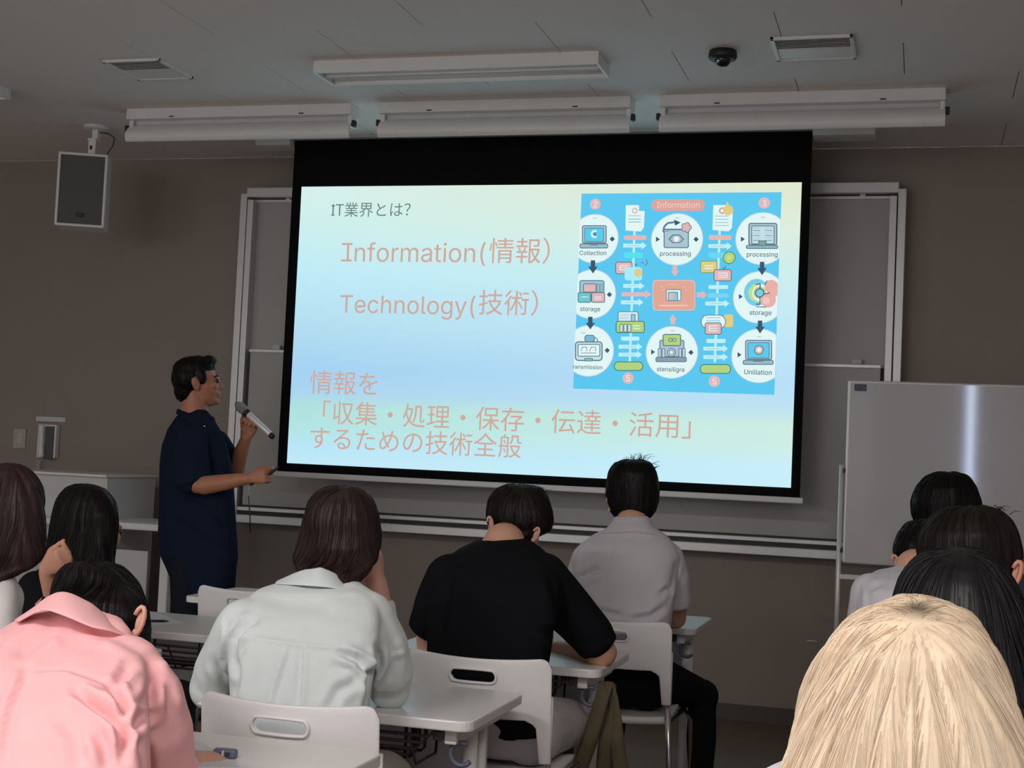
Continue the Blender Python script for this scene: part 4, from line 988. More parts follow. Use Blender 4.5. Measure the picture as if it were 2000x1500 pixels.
displace(me_, [([(402, 850), (408, 900), (415, 940)], .008, 5, 's'), ([(350, 980), (420, 1000), (455, 1040)], .006, 7, 'v'), ([(330, 1010), (390, 1050), (450, 1085)], .005, 8, 'v'), ([(430, 880), (440, 950), (448, 1050), (452, 1100)], .003, 2.5, 's'), ([(345, 860), (352, 900)], .005, 6, 'v')], noise_a=.004, noise_s=7)
link('shirt', me_, navy, tp_)
# collar with two points
for up_, lo_, Yu, Yl in (([(347, 798), (362, 804), (380, 812), (398, 822), (404, 830)], [(343, 808), (358, 817), (375, 826), (392, 834), (400, 836)], 6.12, 6.09), ([(404, 812), (412, 812), (418, 816)], [(408, 826), (416, 824), (420, 824)], 6.16, 6.14)):
    collar(tp_, up_, lo_, Yu, Yl, navy, N=12, rows=4, bulge=.004)
MB().ell(W(399, 833, 6.075), ((.005, 0, 0), (0, .002, 0), (0, 0, .005)), 6).build('button', m_white, tp_)
tr = MB(); tr.loft([ring(348, 446, 1178, PYp, .155), ring(340, 450, 1150, PYp, .16), ring(335, 452, 1120, PYp, .15)], n=28)
for x_, y_ in lx: tr.tube([(x_, y_*.6+PYp*.4, .80), (x_, y_, .70), (x_+.01, y_, .48), (x_-.005, y_, .28), (x_-.01, y_, .06)], [.09, .092, .08, .07, .065], 18)
link('trousers', remesh(tr, .010, 3, 'trousers'), cloth('dark_navy_trousers', (.016, .018, .028)), tp_)
for x_, y_ in lx:
    MB().loft([((x_+.0+d_, y_+d_*.35, z_), (0, w_, 0), (0, 0, h_)) for d_, z_, w_, h_ in ((-.08, .04, .025, .03), (-.05, .04, .04, .04), (.05, .04, .045, .04), (.14, .03, .045, .03), (.20, .024, .03, .02))], n=16).build('shoe', m_shoe, tp_, smooth=True)
def hx(mb):
    fF, rR, uU = basis(fp, (0, -.03, 1)); k = 1.03
    def e(x, y, z, a, b_, d): mb.ell(pP(x, y, z), (rR*a*k, fF*b_*k, uU*d*k), 16)
    e(0, -.012, .068, .078, .097, .060); e(0, -.032, .028, .083, .086, .088); e(0, -.060, -.035, .060, .050, .052); e(0, .055, .100, .055, .040, .024)
    for s in (-1, 1): e(s*.072, .022, .025, .012, .022, .035)
hair(tp_, [], h_black, extra=hx, vox=.006, clump=.002, n=700, L=.05, thick=.0008, crown=pP(0, -.03, .125), seed=3, step=.009)

# microphone
mic = thing('microphone', 'silver wireless microphone with grey mesh head in the presenter\'s raised hand', 'microphone', micA.lerp(micB, .5))
ax = (micB-micA).normalized(); L_ = (micB-micA).length
MB().tube([micA+ax*(L_*k) for k in (-.05, .0, .06, .14, .22, .25)], [.008, .018, .0245, .0245, .021, .015], 20).build('grille', mat('mic_mesh', (.34, .35, .34), .5, metal=.4, noise_amt=.4, nscale=1500, bump=.5, bscale=1500), mic, smooth=True)
MB().tube([micA+ax*(L_*k) for k in (.235, .25, .30, .32)], [.019, .021, .019, .016], 20).build('collar_ring', m_black, mic, smooth=True)
MB().tube([micA+ax*(L_*k) for k in (.29, .31, .6, .93, .95)], [.014, .0165, .0158, .0145, .013], 20).build('body', mat('silver_metal', (.80, .79, .78), .35, metal=.25), mic, smooth=True)
MB().tube([micA+ax*(L_*k) for k in (.94, .95, 1.02, 1.04)], [.0135, .0145, .0145, .010], 20).build('end_cap', m_black, mic, smooth=True)

# pointer with wrist strap
pa, pb = W(505, 930, 5.93), W(548, 914, 5.93)
ptr = thing('laser_pointer', 'black presentation pointer with a hanging wrist strap in the presenter\'s lower hand', 'pointer', pa)
MB().tube([W(488, 948, 5.95), W(500, 940, 5.965), W(536, 919, 5.965), W(544, 912, 5.965)], [.005, .007, .0065, .003], 12).build('body', m_black, ptr, smooth=True)
MB().tube([W(488, 949, 5.93), W(485, 958, 5.93), W(485.5, 968, 5.93)], .0012, 6).build('cord', m_panel, ptr, smooth=True)
MB().tube([W(485.5, 968, 5.93), W(487, 990, 5.93), W(488.5, 1015, 5.93), W(489, 1041, 5.93)], [.004, .0052, .005, .0042], 8, flat=.4).build('strap', m_black, ptr, smooth=True)

# --- man in black T-shirt (row C) ------------------------------------
blackc = cloth('black_cotton', (.009, .009, .011), bump=.2)
bkm = person('man in a black T-shirt bent over his desk in the middle', [(832, 1070, 1300, 3.93, .12), (834, 1080, 1240, 3.95, .125), (832, 1092, 1190, 3.99, .13), (840, 1096, 1140, 4.03, .13), (858, 1078, 1100, 4.08, .12), (895, 1060, 1073, 4.12, .10), (930, 1040, 1056, 4.16, .08), (955, 1015, 1046, 4.20, .055)],
    [[(880, 1130, 4.06, .075), (852, 1185, 4.07, .068), (833, 1232, 4.10, .060)], [(1060, 1130, 4.08, .075), (1110, 1190, 4.12, .075), (1155, 1240, 4.14, .068), (1172, 1268, 4.15, .060)]],
    (1014, 1008, 4.30), (.18, .80, -.58), blackc, hair_rings=[(995, 1032, 946, 4.33, .04), (970, 1058, 954, 4.33, .08), (954, 1072, 974, 4.33, .10), (950, 1079, 1000, 4.32, .105), (952, 1081, 1020, 4.32, .105), (959, 1078, 1034, 4.31, .085), (970, 1062, 1043, 4.29, .07), (988, 1040, 1052, 4.27, .05)], m_hair=h_brown2,
    arms=[[(880, 1130, 4.08, .05), (838, 1225, 4.10, .046), (840, 1262, 4.14, .042), (870, 1258, 4.35, .03)], [(1060, 1130, 4.10, .05), (1150, 1235, 4.14, .048), (1176, 1275, 4.17, .046), (1150, 1282, 4.26, .040), (1090, 1268, 4.38, .028)]],
    hands=[(W(872, 1257, 4.36), (.5, .8, 0), (0, 0, -1), (.8, -.5, 0)), (W(1088, 1267, 4.38), (-.8, .5, 0), (0, 0, -1), (.3, .9, 0))],
    neck=(985, 1062, 4.17), seat=(-1.12, 3.92), up=(.15, .6, .8), hair_kw=dict(n=1300, L=.06, clump=.003, seed=5, thick=.0008, tints=((1, 1, 1), (.6, .6, .6), (1.3, 1.2, 1.1)), crown=W(1015, 950, 4.25), step=.009), hscale=1.02, m_tr=cloth('pale_grey_shorts', (.50, .47, .48)), neck_r=.056, knee=[None, (-.955, 4.38, .50)],
    folds=[([(1075, 1120), (1095, 1180), (1090, 1240)], .006, 10, 'v'), ([(880, 1120), (868, 1180), (862, 1240)], .006, 9, 'v'), ([(1060, 1225), (1095, 1250)], .008, 9, 'v')], noise_a=.004)

# --- man in white shirt (row D) --------------------------------------
whitec = cloth('white_shirt_cloth', (.60, .575, .62)); 
whitec2 = cloth('lilac_white_cloth', (.64, .62, .67))
wp = person('man in a white short-sleeved shirt seen from behind, head against the bright screen', [(1165, 1298, 1300, 4.97, .10), (1150, 1306, 1262, 4.95, .11), (1136, 1312, 1215, 4.95, .12), (1126, 1318, 1170, 4.96, .125), (1120, 1322, 1125, 4.98, .125), (1118, 1328, 1088, 5.00, .12), (1132, 1318, 1062, 5.02, .10), (1158, 1300, 1043, 5.04, .08), (1186, 1278, 1030, 5.05, .065), (1198, 1270, 1015, 5.07, .055), (1200, 1266, 1008, 5.07, .05)],
    [[(1150, 1092, 5.02, .062), (1134, 1130, 5.04, .056), (1128, 1160, 5.06, .052)], [(1302, 1092, 5.02, .062), (1318, 1130, 5.03, .055), (1321, 1165, 5.05, .052), (1322, 1186, 5.06, .050)]],
    (1236, 955, 5.15), (0, 1, -.05), whitec, hair_rings=[(1218, 1252, 897, 5.15, .04), (1200, 1272, 904, 5.15, .075), (1188, 1282, 922, 5.14, .095), (1183, 1288, 950, 5.14, .10), (1185, 1287, 975, 5.14, .098), (1192, 1281, 996, 5.13, .085), (1202, 1270, 1012, 5.12, .06)], m_hair=h_black,
    arms=[[(1150, 1092, 5.04, .045), (1130, 1170, 5.08, .038), (1132, 1205, 5.12, .036), (1160, 1205, 5.38, .026)], [(1302, 1092, 5.03, .045), (1321, 1180, 5.07, .040), (1320, 1208, 5.12, .038), (1290, 1213, 5.38, .027)]],
    hands=[(W(1162, 1204, 5.4), (.5, .85, 0), (0, 0, -1), (.8, -.3, 0)), (W(1289, 1213, 5.4), (-.5, .85, 0), (0, 0, -1), (-.8, -.3, 0))],
    neck=(1236, 1020, 5.08), seat=(-.985, 4.98), low_shirt=False, hscale=.93, hair_kw=dict(n=800, L=.06, clump=.002, seed=6, thick=.0008, step=.009), m_tr=cloth('black_slacks', (.010, .010, .012)), neck_r=.055, knee=[None, (-.745, 5.28, .46)],
    folds=[([(1126, 1132), (1157, 1117), (1175, 1112)], .010, 6, 'v'), ([(1308, 1172), (1320, 1130), (1328, 1095)], .006, 4, 's'), ([(1150, 1188), (1180, 1196), (1215, 1203)], .006, 5, 'v'), ([(1180, 1042), (1236, 1039), (1285, 1045)], .003, 3, 's'), ([(1300, 1185), (1270, 1205), (1235, 1210)], .008, 6, 'v'), ([(1290, 1160), (1305, 1150)], .008, 5, 'v'), ([(1185, 1060), (1180, 1150)], .003, 9, 'v')], noise_a=.003)
wp.name = 'person'
MB().loft([(W(1233, 1016, 5.07)+V((0, 0, z_)), (.066+g_, 0, 0), (0, .060+g_, 0)) for z_, g_ in ((-.035, .012), (0, .0), (.004, -.004))], n=28, pw=2).build('collar', whitec, wp, smooth=True)
fly = MB()
for k in range(26):
    a = random.uniform(-1, 1); q = W(1245+18*a, 898+3*abs(a), 5.15); d_ = V((random.uniform(-.03, .05), 0, random.uniform(.006, .03)))
    fly.tube([q-V((0, 0, .01)), q+d_*.5+V((0, 0, .008)), q+d_], [.0012, .0009, .0003], 3, cap=False)
for k in range(12):
    q = W(1266+random.uniform(0, 14), 905+random.uniform(0, 12), 5.15); d_ = V((random.uniform(.008, .03), 0, random.uniform(-.004, .02))); fly.tube([q-d_*.3, q+d_*.5, q+d_+V((0, 0, -.004))], [.0012, .0009, .0003], 3, cap=False)
o_ = fly.build('loose_hair', hairmat('flyaway_hair', (.012, .010, .010)), wp, recalc=False); o_['kind'] = 'stuff'
ca = o_.data.color_attributes.new('tint', 'FLOAT_COLOR', 'POINT'); ca.data.foreach_set('color', [1.0]*(4*len(o_.data.vertices)))

def flyaways(par, x0, x1, py, Y, n, seed, m_col=(.012, .010, .009)):
    rnd = random.Random(seed); mb = MB()
    for k in range(n):
        u = rnd.random(); a, b = W(x0+(x1-x0)*u, py+14*abs(2*u-1)**2+3, Y), W(x0+(x1-x0)*u+rnd.uniform(-12, 16), py+14*abs(2*u-1)**2-rnd.uniform(-2, 6), Y+.01)
        c_ = W(PIX(b)[0]+rnd.uniform(4, 14), PIX(b)[1]+rnd.uniform(1, 7), Y+.01); mb.tube([a, b, c_], [.0010, .0008, .0003], 3, cap=False)
    o_ = mb.build('loose_hair', hairmat('loose_hair', m_col), par, recalc=False); o_['kind'] = 'stuff'
    ca = o_.data.color_attributes.new('tint', 'FLOAT_COLOR', 'POINT'); ca.data.foreach_set('color', [1.0]*(4*len(o_.data.vertices)))
flyaways(bkm, 975, 1058, 945, 4.33, 26, 2)
# --- woman in pale blouse (row B) ------------------------------------
mint = cloth('pale_mint_cloth', (.72, .775, .77)); skin2 = mat('fair_skin', (.66, .36, .27), .5, noise_amt=.06, nscale=25, sss=.1)
bl = person('woman in a pale mint blouse with brown hair, propping her head on her hand', [(456, 716, 1440, 2.98, .12), (450, 722, 1390, 2.98, .125), (448, 728, 1335, 3.00, .13), (446, 736, 1285, 3.02, .135), (448, 742, 1240, 3.04, .135), (456, 744, 1205, 3.07, .125), (474, 738, 1175, 3.10, .11), (505, 722, 1152, 3.12, .09), (545, 700, 1136, 3.15, .07), (580, 684, 1120, 3.17, .055)],
    [[(480, 1225, 3.06, .068), (448, 1270, 3.10, .060), (424, 1310, 3.13, .056), (412, 1345, 3.15, .054), (450, 1362, 3.28, .046)], [(712, 1215, 3.10, .072), (748, 1265, 3.13, .062), (762, 1310, 3.16, .056), (762, 1346, 3.20, .050), (757, 1290, 3.32, .040), (746, 1215, 3.38, .038), (742, 1175, 3.38, .036)]],
    (676, 1045, 3.30), (.35, .85, -.45), mint, hair_rings=[(660, 700, 950, 3.32, .04), (628, 718, 961, 3.32, .08), (606, 732, 982, 3.32, .10), (592, 740, 1010, 3.31, .105), (584, 744, 1040, 3.31, .108), (576, 743, 1068, 3.30, .105), (574, 738, 1092, 3.27, .11), (578, 724, 1112, 3.21, .11), (584, 704, 1130, 3.18, .10), (600, 690, 1148, 3.15, .07)], m_hair=h_brown,
    arms=[[(480, 1225, 3.08, .045), (415, 1340, 3.15, .040), (460, 1358, 3.30, .032), (520, 1340, 3.42, .026)], [(712, 1215, 3.10, .05), (760, 1340, 3.20, .040), (752, 1250, 3.34, .034), (742, 1170, 3.38, .028), (736, 1140, 3.38, .027)]],
    hands=[(W(522, 1339, 3.43), (.7, .7, 0), (0, 0, -1), (.5, -.8, 0)), (W(737, 1150, 3.385), (-.05, .0, 1), (-.9, .1, 0), (.15, -.9, 0), (14, 16, 18, 20), .95, 20)],
    knee=[(-1.46, 3.42, .5), (-1.27, 3.42, .5)], neck=(645, 1140, 3.22), seat=(-1.27, 2.98), up=(-.1, .5, .85), hscale=.97, vox=.008, neck_r=.045, m_sk=skin2,
    hair_kw=dict(n=1500, L=.14, clump=.006, cfreq=2.2, zf=7, seed=8, thick=.0007, sway=.35, tints=((1, 1, 1), (.65, .6, .6), (1.5, 1.35, 1.3)), crown=W(672, 962, 3.28)), m_tr=cloth('beige_trousers', (.30, .27, .24)),
    folds=[([(452, 1254), (480, 1248), (511, 1249), (592, 1260), (681, 1268), (715, 1283), (730, 1300)], .004, 3, 'r'), ([(565, 1262), (552, 1300), (536, 1352), (532, 1390)], .006, 5, 's'), ([(592, 1264), (590, 1320), (585, 1392)], -.008, 4, 's'), ([(577, 1264), (570, 1320), (560, 1390)], .003, 9, 'r'),
        ([(500, 1208), (478, 1226), (459, 1249), (451, 1285), (458, 1310)], .013, 8, 'v'), ([(480, 1250), (466, 1285), (462, 1330), (450, 1370)], .007, 8, 'v'), ([(665, 1274), (700, 1290), (722, 1318), (720, 1336)], .012, 7, 'v'), ([(741, 1262), (738, 1295), (722, 1332), (720, 1380)], .012, 7, 'v'), ([(640, 1300), (680, 1310), (715, 1335)], .004, 9, 'v'), ([(640, 1390), (660, 1350), (700, 1330)], .005, 9, 'v'), ([(760, 1250), (772, 1290), (760, 1335)], .005, 9, 'v'), ([(436, 1204), (442, 1240), (438, 1290)], .003, 3, 's'), ([(762, 1283), (775, 1276), (793, 1265)], .003, 3, 's'), ([(420, 1290), (440, 1330), (446, 1350)], .006, 9, 'v'), ([(505, 1160), (560, 1180), (640, 1186)], .002, 12, 'v')], noise_a=.004, svox=.0055, ssm=6, sname='blouse')
collar(bl, [(540, 1134), (553, 1128), (576, 1117), (596, 1110), (612, 1109), (625, 1105), (654, 1117), (677, 1133), (688, 1146), (693, 1153)], [(536, 1138), (560, 1141), (592, 1143), (646, 1147), (680, 1153), (698, 1158)], 3.10, 3.045, cloth('mint_collar_cloth', (.70, .77, .77)))

# --- woman in pink shirt (row A, near left) --------------------------
pinkc = cloth('pink_cotton', (.90, .475, .485), bump=.08)
pk = person('woman in a pink collared shirt with black hair, bent forward at bottom left', [(-120, 300, 1640, 2.05, .15), (-118, 296, 1560, 2.05, .15), (-112, 292, 1480, 2.07, .155), (-105, 290, 1410, 2.10, .155), (-92, 288, 1350, 2.14, .15), (-70, 280, 1300, 2.18, .14), (-40, 268, 1262, 2.22, .12), (0, 252, 1232, 2.26, .10), (45, 236, 1208, 2.29, .08), (85, 215, 1186, 2.32, .06)],
    [[(-70, 1340, 2.18, .075), (-110, 1420, 2.20, .065), (-130, 1500, 2.26, .060), (-60, 1500, 2.42, .046), (0, 1490, 2.46, .04)], [(238, 1330, 2.20, .078), (280, 1375, 2.20, .071), (303, 1430, 2.22, .066), (312, 1495, 2.25, .062), (325, 1545, 2.30, .052), (348, 1520, 2.40, .040), (360, 1500, 2.44, .038)]],
    (206, 1188, 2.42), (.30, .80, -.55), pinkc, hair_rings=[(140, 210, 1098, 2.42, .04), (118, 240, 1109, 2.42, .075), (106, 264, 1132, 2.42, .095), (100, 279, 1160, 2.38, .12), (104, 289, 1190, 2.37, .12), (130, 292, 1216, 2.37, .11), (180, 292, 1238, 2.40, .09), (236, 292, 1262, 2.43, .05)], m_hair=h_black,
    arms=[[(-70, 1340, 2.18, .055), (-130, 1500, 2.26, .045), (10, 1490, 2.46, .03)], [(238, 1330, 2.2, .055), (312, 1520, 2.28, .045), (362, 1498, 2.45, .028)]],
    hands=[(W(12, 1488, 2.47), (.7, .7, 0), (0, 0, -1), (.6, -.6, .2)), (W(362, 1486, 2.46), (.75, .65, -.1), (0, .1, -1), (-.6, .6, .3), (22, 28, 32, 34), .88, 30)],
    neck=(178, 1222, 2.36), seat=(-1.50, 2.06), up=(.2, .62, .75), hscale=.93, vox=.0065, neck_r=.042, m_sk=skin2,
    hair_kw=dict(n=1500, L=.12, clump=.003, cfreq=4, seed=11, thick=.0008, crown=W(150, 1105, 2.40), tints=((1, 1, 1), (.7, .7, .7), (1.8, 1.7, 1.8)), step=.010), m_tr=cloth('blue_jeans', (.05, .07, .13)), noise_a=.005, svox=.0055, ssm=6,
    folds=[([(48, 1312), (35, 1340), (18, 1380), (8, 1430), (4, 1500)], .008, 7, 's'), ([(150, 1350), (170, 1366), (192, 1383), (218, 1404), (232, 1426), (240, 1450), (236, 1490)], .016, 9, 'v'), ([(212, 1338), (232, 1360), (240, 1385), (241, 1420), (239, 1449)], .012, 8, 'v'), ([(110, 1226), (85, 1240), (60, 1257), (28, 1286)], .009, 14, 'v'), ([(75, 1314), (135, 1312), (186, 1328), (210, 1342)], .004, 4, 's'), ([(252, 1300), (238, 1318), (224, 1342)], .007, 9, 'v'), ([(290, 1290), (303, 1325), (292, 1360), (272, 1385)], .009, 10, 'v'), ([(318, 1320), (330, 1360), (334, 1400)], .006, 9, 'v'), ([(300, 1388), (272, 1404), (256, 1425), (244, 1446)], .010, 9, 'v'), ([(185, 1432), (205, 1455), (212, 1500)], .009, 12, 'v'), ([(262, 1440), (285, 1470), (290, 1520)], .006, 12, 'v'), ([(170, 1222), (215, 1236), (262, 1262), (300, 1290)], .005, 12, 'v'), ([(120, 1400), (150, 1440), (160, 1500)], .005, 16, 'v')])
collar(pk, [(26, 1211), (65, 1185), (88, 1166), (110, 1154), (128, 1153), (144, 1158), (180, 1176), (207, 1199), (220, 1216), (262, 1242)], [(32, 1214), (68, 1194), (90, 1188), (144, 1209), (180, 1224), (217, 1230), (250, 1241), (266, 1247)], 2.245, 2.165, pinkc, N=30, rows=6, bulge=.008)
# her right ear
def ear(par, q, sx=.010, sz=.03, yaw_=0.0, m=None, name='ear'):
    R = Matrix.Rotation(yaw_, 3, 'Y'); mb = MB(); pts = []
    for k in range(11):
        a = math.radians(-110+k*27); pts.append(q+R@V((sx*math.cos(a), -.004, sz*math.sin(a))))
    mb.tube(pts, [.0035]+[.0042]*9+[.004], 8); mb.ell(q+V((0, .004, 0)), (R@V((sx*.8, 0, 0)), (0, .006, 0), R@V((0, 0, sz*.85))), 8); mb.ell(q+R@V((0, -.001, -sz*.85)), ((.006, 0, 0), (0, .005, 0), (0, 0, .008)), 6)
    return mb.build(name, m or m_skin, par, smooth=True)
ear(pk, W(272, 1213, 2.27), .010, .027, .30, skin2)
pb_ = [c for c in C.objects if c.name.startswith('person')]
ear(bkm, W(958, 1023, 4.22), .008, .022, -.2, m_skin); ear(bkm, W(1046, 1044, 4.20), .009, .022, .4, m_skin)
ear(wp, W(1189, 985, 5.12), .006, .026, -.1)

# --- far-left woman, long reddish hair, white top --------------------
creamc = cloth('cream_white_cloth', (.66, .62, .61))
person('woman at the left edge with long reddish-brown hair over a white top', [(-190, 38, 1290, 2.86, .12), (-186, 37, 1230, 2.87, .12), (-180, 37, 1185, 2.88, .12), (-172, 35, 1150, 2.9, .12), (-158, 28, 1122, 2.92, .10), (-130, 10, 1105, 2.95, .08), (-90, -10, 1085, 2.98, .06)],
    [[(-150, 1160, 2.92, .06), (-180, 1240, 3.0, .055)], [(0, 1170, 2.92, .055), (-5, 1250, 3.0, .05)]], (5, 1000, 3.05), (-.15, .98, -.2), creamc,
    hair_rings=[(-25, 38, 906, 3.03, .04), (-52, 58, 917, 3.03, .08), (-68, 74, 938, 3.03, .10), (-76, 84, 970, 3.02, .105), (-78, 88, 1010, 3.01, .11), (-80, 86, 1050, 2.99, .11), (-80, 84, 1080, 2.97, .105), (-82, 70, 1105, 2.94, .10), (-84, 12, 1130, 2.90, .09), (-84, -8, 1180, 2.86, .07)], m_hair=h_red,
    arms=[[(-150, 1160, 2.92, .045), (-180, 1250, 3.0, .04), (-90, 1262, 3.2, .03)], [(0, 1170, 2.92, .04), (-5, 1260, 3.0, .036), (-40, 1270, 3.25, .03)]], neck=(-20, 1085, 3.0), hscale=.97, m_sk=skin2,
    hair_kw=dict(n=1600, L=.26, clump=.006, cfreq=4, seed=14, thick=.0006, tints=((1, 1, 1), (.6, .55, .55), (1.5, 1.2, 1.2))), noise_a=.004, svox=.008)

# --- dark-haired woman leaning right (left, row C) -------------------
person('woman with long black hair leaning on her fist, before the white cabinet', [(34, 236, 1300, 3.60, .12), (32, 234, 1240, 3.62, .12), (36, 226, 1190, 3.64, .12), (44, 214, 1150, 3.67, .11), (62, 205, 1120, 3.70, .09), (90, 190, 1100, 3.74, .07)],
    [[(70, 1150, 3.66, .055), (66, 1215, 3.62, .05), (100, 1190, 3.56, .036), (108, 1160, 3.54, .032)], [(205, 1150, 3.7, .055), (222, 1215, 3.78, .045)]], (166, 1020, 3.82), (.42, .88, -.2), blackc,
    hair_rings=[(148, 182, 946, 3.81, .04), (126, 204, 955, 3.81, .075), (110, 220, 975, 3.81, .10), (102, 230, 1002, 3.80, .105), (96, 232, 1030, 3.80, .105), (92, 226, 1060, 3.78, .10), (88, 223, 1090, 3.76, .10), (84, 222, 1120, 3.73, .095), (88, 220, 1150, 3.70, .085), (100, 214, 1185, 3.67, .07)], m_hair=h_black,
    arms=[[(70, 1150, 3.66, .04), (66, 1215, 3.62, .04), (104, 1170, 3.55, .027), (96, 1140, 3.52, .023), (90, 1118, 3.505, .021)], [(205, 1150, 3.7, .04), (222, 1215, 3.78, .036), (210, 1222, 4.1, .028)]],
    hands=[(W(88, 1112, 3.50), (.80, -.25, .45), (.2, .9, -.2), (-.35, -.1, .9), (72, 76, 80, 84), .82, 40), (W(210, 1220, 4.15), (.1, 1, 0), (0, 0, -1), (-1, 0, 0))], neck=(140, 1105, 3.76), hscale=.97, vox=.006, m_sk=mat('warm_skin', (.60, .30, .20), .5, noise_amt=.06, nscale=25, sss=.1),
    hair_kw=dict(n=1400, L=.24, clump=.004, cfreq=4, seed=17, thick=.0006))

# --- right group -----------------------------------------------------
greyc = cloth('charcoal_cloth', (.022, .020, .021))
person('black-haired person at the right, head standing highest against the mobile whiteboard', [(1752, 1944, 1270, 4.85, .11), (1750, 1946, 1200, 4.86, .12), (1752, 1944, 1140, 4.88, .12), (1772, 1925, 1105, 4.9, .10), (1805, 1892, 1082, 4.92, .07), (1822, 1875, 1062, 4.93, .05)],
    [[(1775, 1130, 4.9, .055), (1762, 1200, 4.95, .05)], [(1925, 1130, 4.9, .055), (1940, 1200, 4.95, .05)]], (1848, 985, 4.95), (-.1, 1, -.1), greyc,
    hair_rings=[(1828, 1870, 922, 4.95, .04), (1805, 1893, 931, 4.95, .08), (1788, 1908, 952, 4.94, .105), (1779, 1917, 980, 4.94, .115), (1780, 1918, 1003, 4.94, .112), (1788, 1912, 1022, 4.93, .10), (1798, 1900, 1038, 4.93, .08), (1812, 1885, 1052, 4.93, .06)], m_hair=h_black,
    arms=[[(1775, 1130, 4.9, .04), (1765, 1215, 4.98, .036), (1800, 1210, 5.3, .027)], [(1925, 1130, 4.9, .04), (1938, 1215, 4.98, .036), (1900, 1210, 5.3, .027)]], hscale=1.0, hair_kw=dict(n=1300, L=.07, clump=.004, cfreq=6, seed=21, thick=.0008, step=.010))
p9 = person('person in white shirt with white mask strap behind the ear, beside the whiteboard stand', [(1668, 1912, 1300, 3.95, .12), (1668, 1912, 1240, 3.96, .12), (1672, 1910, 1190, 3.97, .12), (1678, 1905, 1150, 3.99, .12), (1688, 1896, 1128, 4.02, .10), (1712, 1880, 1115, 4.05, .08), (1745, 1850, 1108, 4.08, .06), (1770, 1830, 1100, 4.10, .05)],
    [[(1702, 1160, 4.0, .058), (1690, 1215, 4.03, .052), (1686, 1262, 4.07, .05)], [(1885, 1160, 4.0, .058), (1900, 1240, 4.05, .05)]], (1808, 1066, 4.20), (-.25, .8, -.5), whitec2,
    hair_rings=[(1790, 1835, 1014, 4.20, .04), (1768, 1858, 1022, 4.20, .08), (1754, 1872, 1040, 4.19, .095), (1746, 1878, 1062, 4.18, .10), (1743, 1878, 1078, 4.18, .098), (1750, 1872, 1092, 4.18, .085), (1774, 1862, 1104, 4.17, .06)], m_hair=h_black,
    arms=[[(1702, 1160, 4.0, .042), (1688, 1270, 4.08, .038), (1740, 1262, 4.35, .028)], [(1885, 1160, 4.0, .042), (1900, 1260, 4.08, .038), (1850, 1262, 4.35, .028)]], neck=(1790, 1112, 4.1), up=(-.1, .5, .8), hair_kw=dict(n=700, L=.06, clump=.004, seed=23, thick=.0008, step=.009),
    folds=[([(1690, 1140), (1692, 1180), (1700, 1230)], .004, 3, 's'), ([(1700, 1150), (1720, 1140)], .004, 5, 'v')], noise_a=.003)
ear(p9, W(1750, 1098, 4.13), .008, .020, -.35)
MB().tube([W(1753, 1092, 4.115), W(1757, 1100, 4.11), W(1760, 1112, 4.11)], .0028, 8).build('mask_strap', m_paper, p9, smooth=True)
p10 = person('person with a dark brown bowl of hair and a reddish ear at the right edge', [(1770, 2045, 1420, 2.75, .13), (1772, 2045, 1330, 2.77, .13), (1782, 2035, 1260, 2.8, .12), (1810, 2010, 1215, 2.84, .10), (1850, 1965, 1185, 2.88, .07), (1870, 1945, 1160, 2.90, .055)],
    [[(1800, 1280, 2.82, .06), (1785, 1380, 2.88, .055)], [(2015, 1280, 2.82, .06), (2030, 1380, 2.88, .055)]], (1903, 1085, 2.98), (.30, .9, -.3), greyc,
    hair_rings=[(1868, 1925, 989, 2.97, .04), (1836, 1955, 997, 2.97, .08), (1812, 1975, 1015, 2.97, .10), (1796, 1988, 1042, 2.96, .108), (1790, 1995, 1072, 2.96, .11), (1793, 1996, 1098, 2.95, .105), (1806, 1984, 1122, 2.95, .095), (1832, 1965, 1144, 2.94, .075), (1862, 1945, 1160, 2.94, .055)], m_hair=h_brown2,
    arms=[[(1800, 1280, 2.82, .045), (1785, 1400, 2.9, .04), (1850, 1400, 3.2, .03)], [(2015, 1280, 2.82, .045), (2030, 1400, 2.9, .04), (1970, 1400, 3.2, .03)]], hair_kw=dict(n=1400, L=.10, clump=.0045, cfreq=5, seed=25, thick=.0006, tints=((1, 1, 1), (.7, .65, .6), (1.6, 1.4, 1.3)), step=.010))
flyaways(p10, 1930, 1975, 992, 2.96, 14, 4)
ear(p10, W(1984, 1120, 2.88), .008, .024, .25, mat('reddish_skin', (.60, .25, .19), .5, noise_amt=.05, sss=.1))
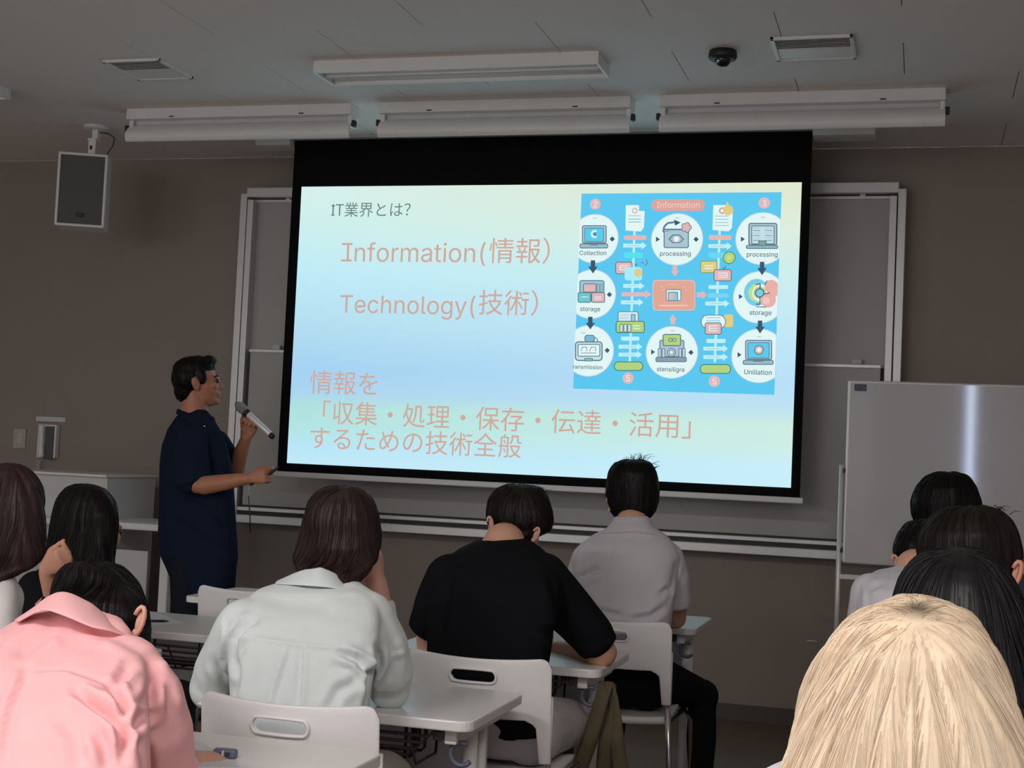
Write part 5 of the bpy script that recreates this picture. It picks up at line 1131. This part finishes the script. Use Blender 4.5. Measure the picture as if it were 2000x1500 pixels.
person('person with long glossy black hair just behind the blonde head', [(1755, 2060, 1700, 1.98, .12), (1752, 2060, 1560, 2.0, .13), (1760, 2055, 1440, 2.02, .13), (1785, 2030, 1370, 2.04, .11), (1830, 1985, 1330, 2.07, .08), (1860, 1950, 1300, 2.09, .055)],
    [[(1790, 1450, 2.04, .06), (1770, 1600, 2.1, .055)], [(2030, 1450, 2.04, .06), (2045, 1600, 2.1, .055)]], (1890, 1190, 2.14), (.1, .9, -.45), greyc,
    hair_rings=[(1835, 1905, 1071, 2.14, .04), (1800, 1935, 1081, 2.14, .08), (1775, 1958, 1100, 2.13, .105), (1757, 1978, 1130, 2.12, .112), (1747, 1996, 1165, 2.11, .115), (1742, 2015, 1205, 2.10, .115), (1740, 2028, 1260, 2.08, .11), (1742, 2036, 1330, 2.05, .10), (1750, 2040, 1420, 2.01, .085), (1760, 2040, 1520, 1.98, .06)], m_hair=h_gloss,
    arms=[[(1790, 1450, 2.04, .045), (1770, 1620, 2.1, .04), (1850, 1600, 2.4, .03)], [(2030, 1450, 2.04, .045), (2045, 1620, 2.1, .04), (1970, 1600, 2.4, .03)]], up=(0, .5, .85), m_sk=skin2, hair_kw=dict(n=2200, L=.30, clump=.003, cfreq=4, seed=27, thick=.0007, sway=.12, tints=((1, 1, 1), (1.4, 1.3, 1.6), (.7, .7, .7))))
rootp = W(1788, 1187, 1.40)
person('person with long straight blonde hair and dark roots, nearest the viewer at bottom right', [(1370, 2200, 2100, 1.46, .13), (1370, 2200, 1900, 1.48, .14), (1385, 2190, 1720, 1.50, .14), (1410, 2160, 1590, 1.52, .12), (1450, 2115, 1525, 1.54, .10), (1510, 2060, 1492, 1.56, .075), (1640, 1950, 1465, 1.57, .055)],
    [[(1440, 1640, 1.52, .065), (1410, 1850, 1.6, .055)], [(2130, 1640, 1.52, .065), (2150, 1850, 1.6, .055)]], (1790, 1335, 1.56), (0, .97, -.2), cloth('white_top_cloth', (.66, .64, .68)),
    hair_rings=[(1765, 1822, 1165, 1.55, .02), (1722, 1862, 1177, 1.55, .055), (1682, 1896, 1196, 1.55, .08), (1645, 1922, 1223, 1.54, .095), (1615, 1945, 1258, 1.53, .105), (1590, 1965, 1302, 1.52, .108), (1568, 1985, 1355, 1.50, .105), (1548, 2002, 1410, 1.48, .10), (1528, 2018, 1465, 1.46, .09), (1508, 2034, 1530, 1.44, .08), (1495, 2045, 1620, 1.41, .07), (1500, 2040, 1760, 1.38, .055)], m_hair=h_blond, m_sk=skin2, vox=.008,
    hair_kw=dict(vox=.0045, n=9000, L=.36, clump=.007, cfreq=2.6, zf=.4, seed=31, thick=.0003, sway=.015, lockf=12, crown=W(1788, 1180, 1.46), lift=.0006, base_t=(.92, .88, .84), root=(W(1790, 1188, 1.495), .030, (.06, .05, .03)), tints=((.66, .58, .50), (.82, .77, .71), (1, .98, .96), (1.08, 1.08, 1.1), (.95, .92, .9), (.76, .68, .60)), pw=2.0, step=.016))
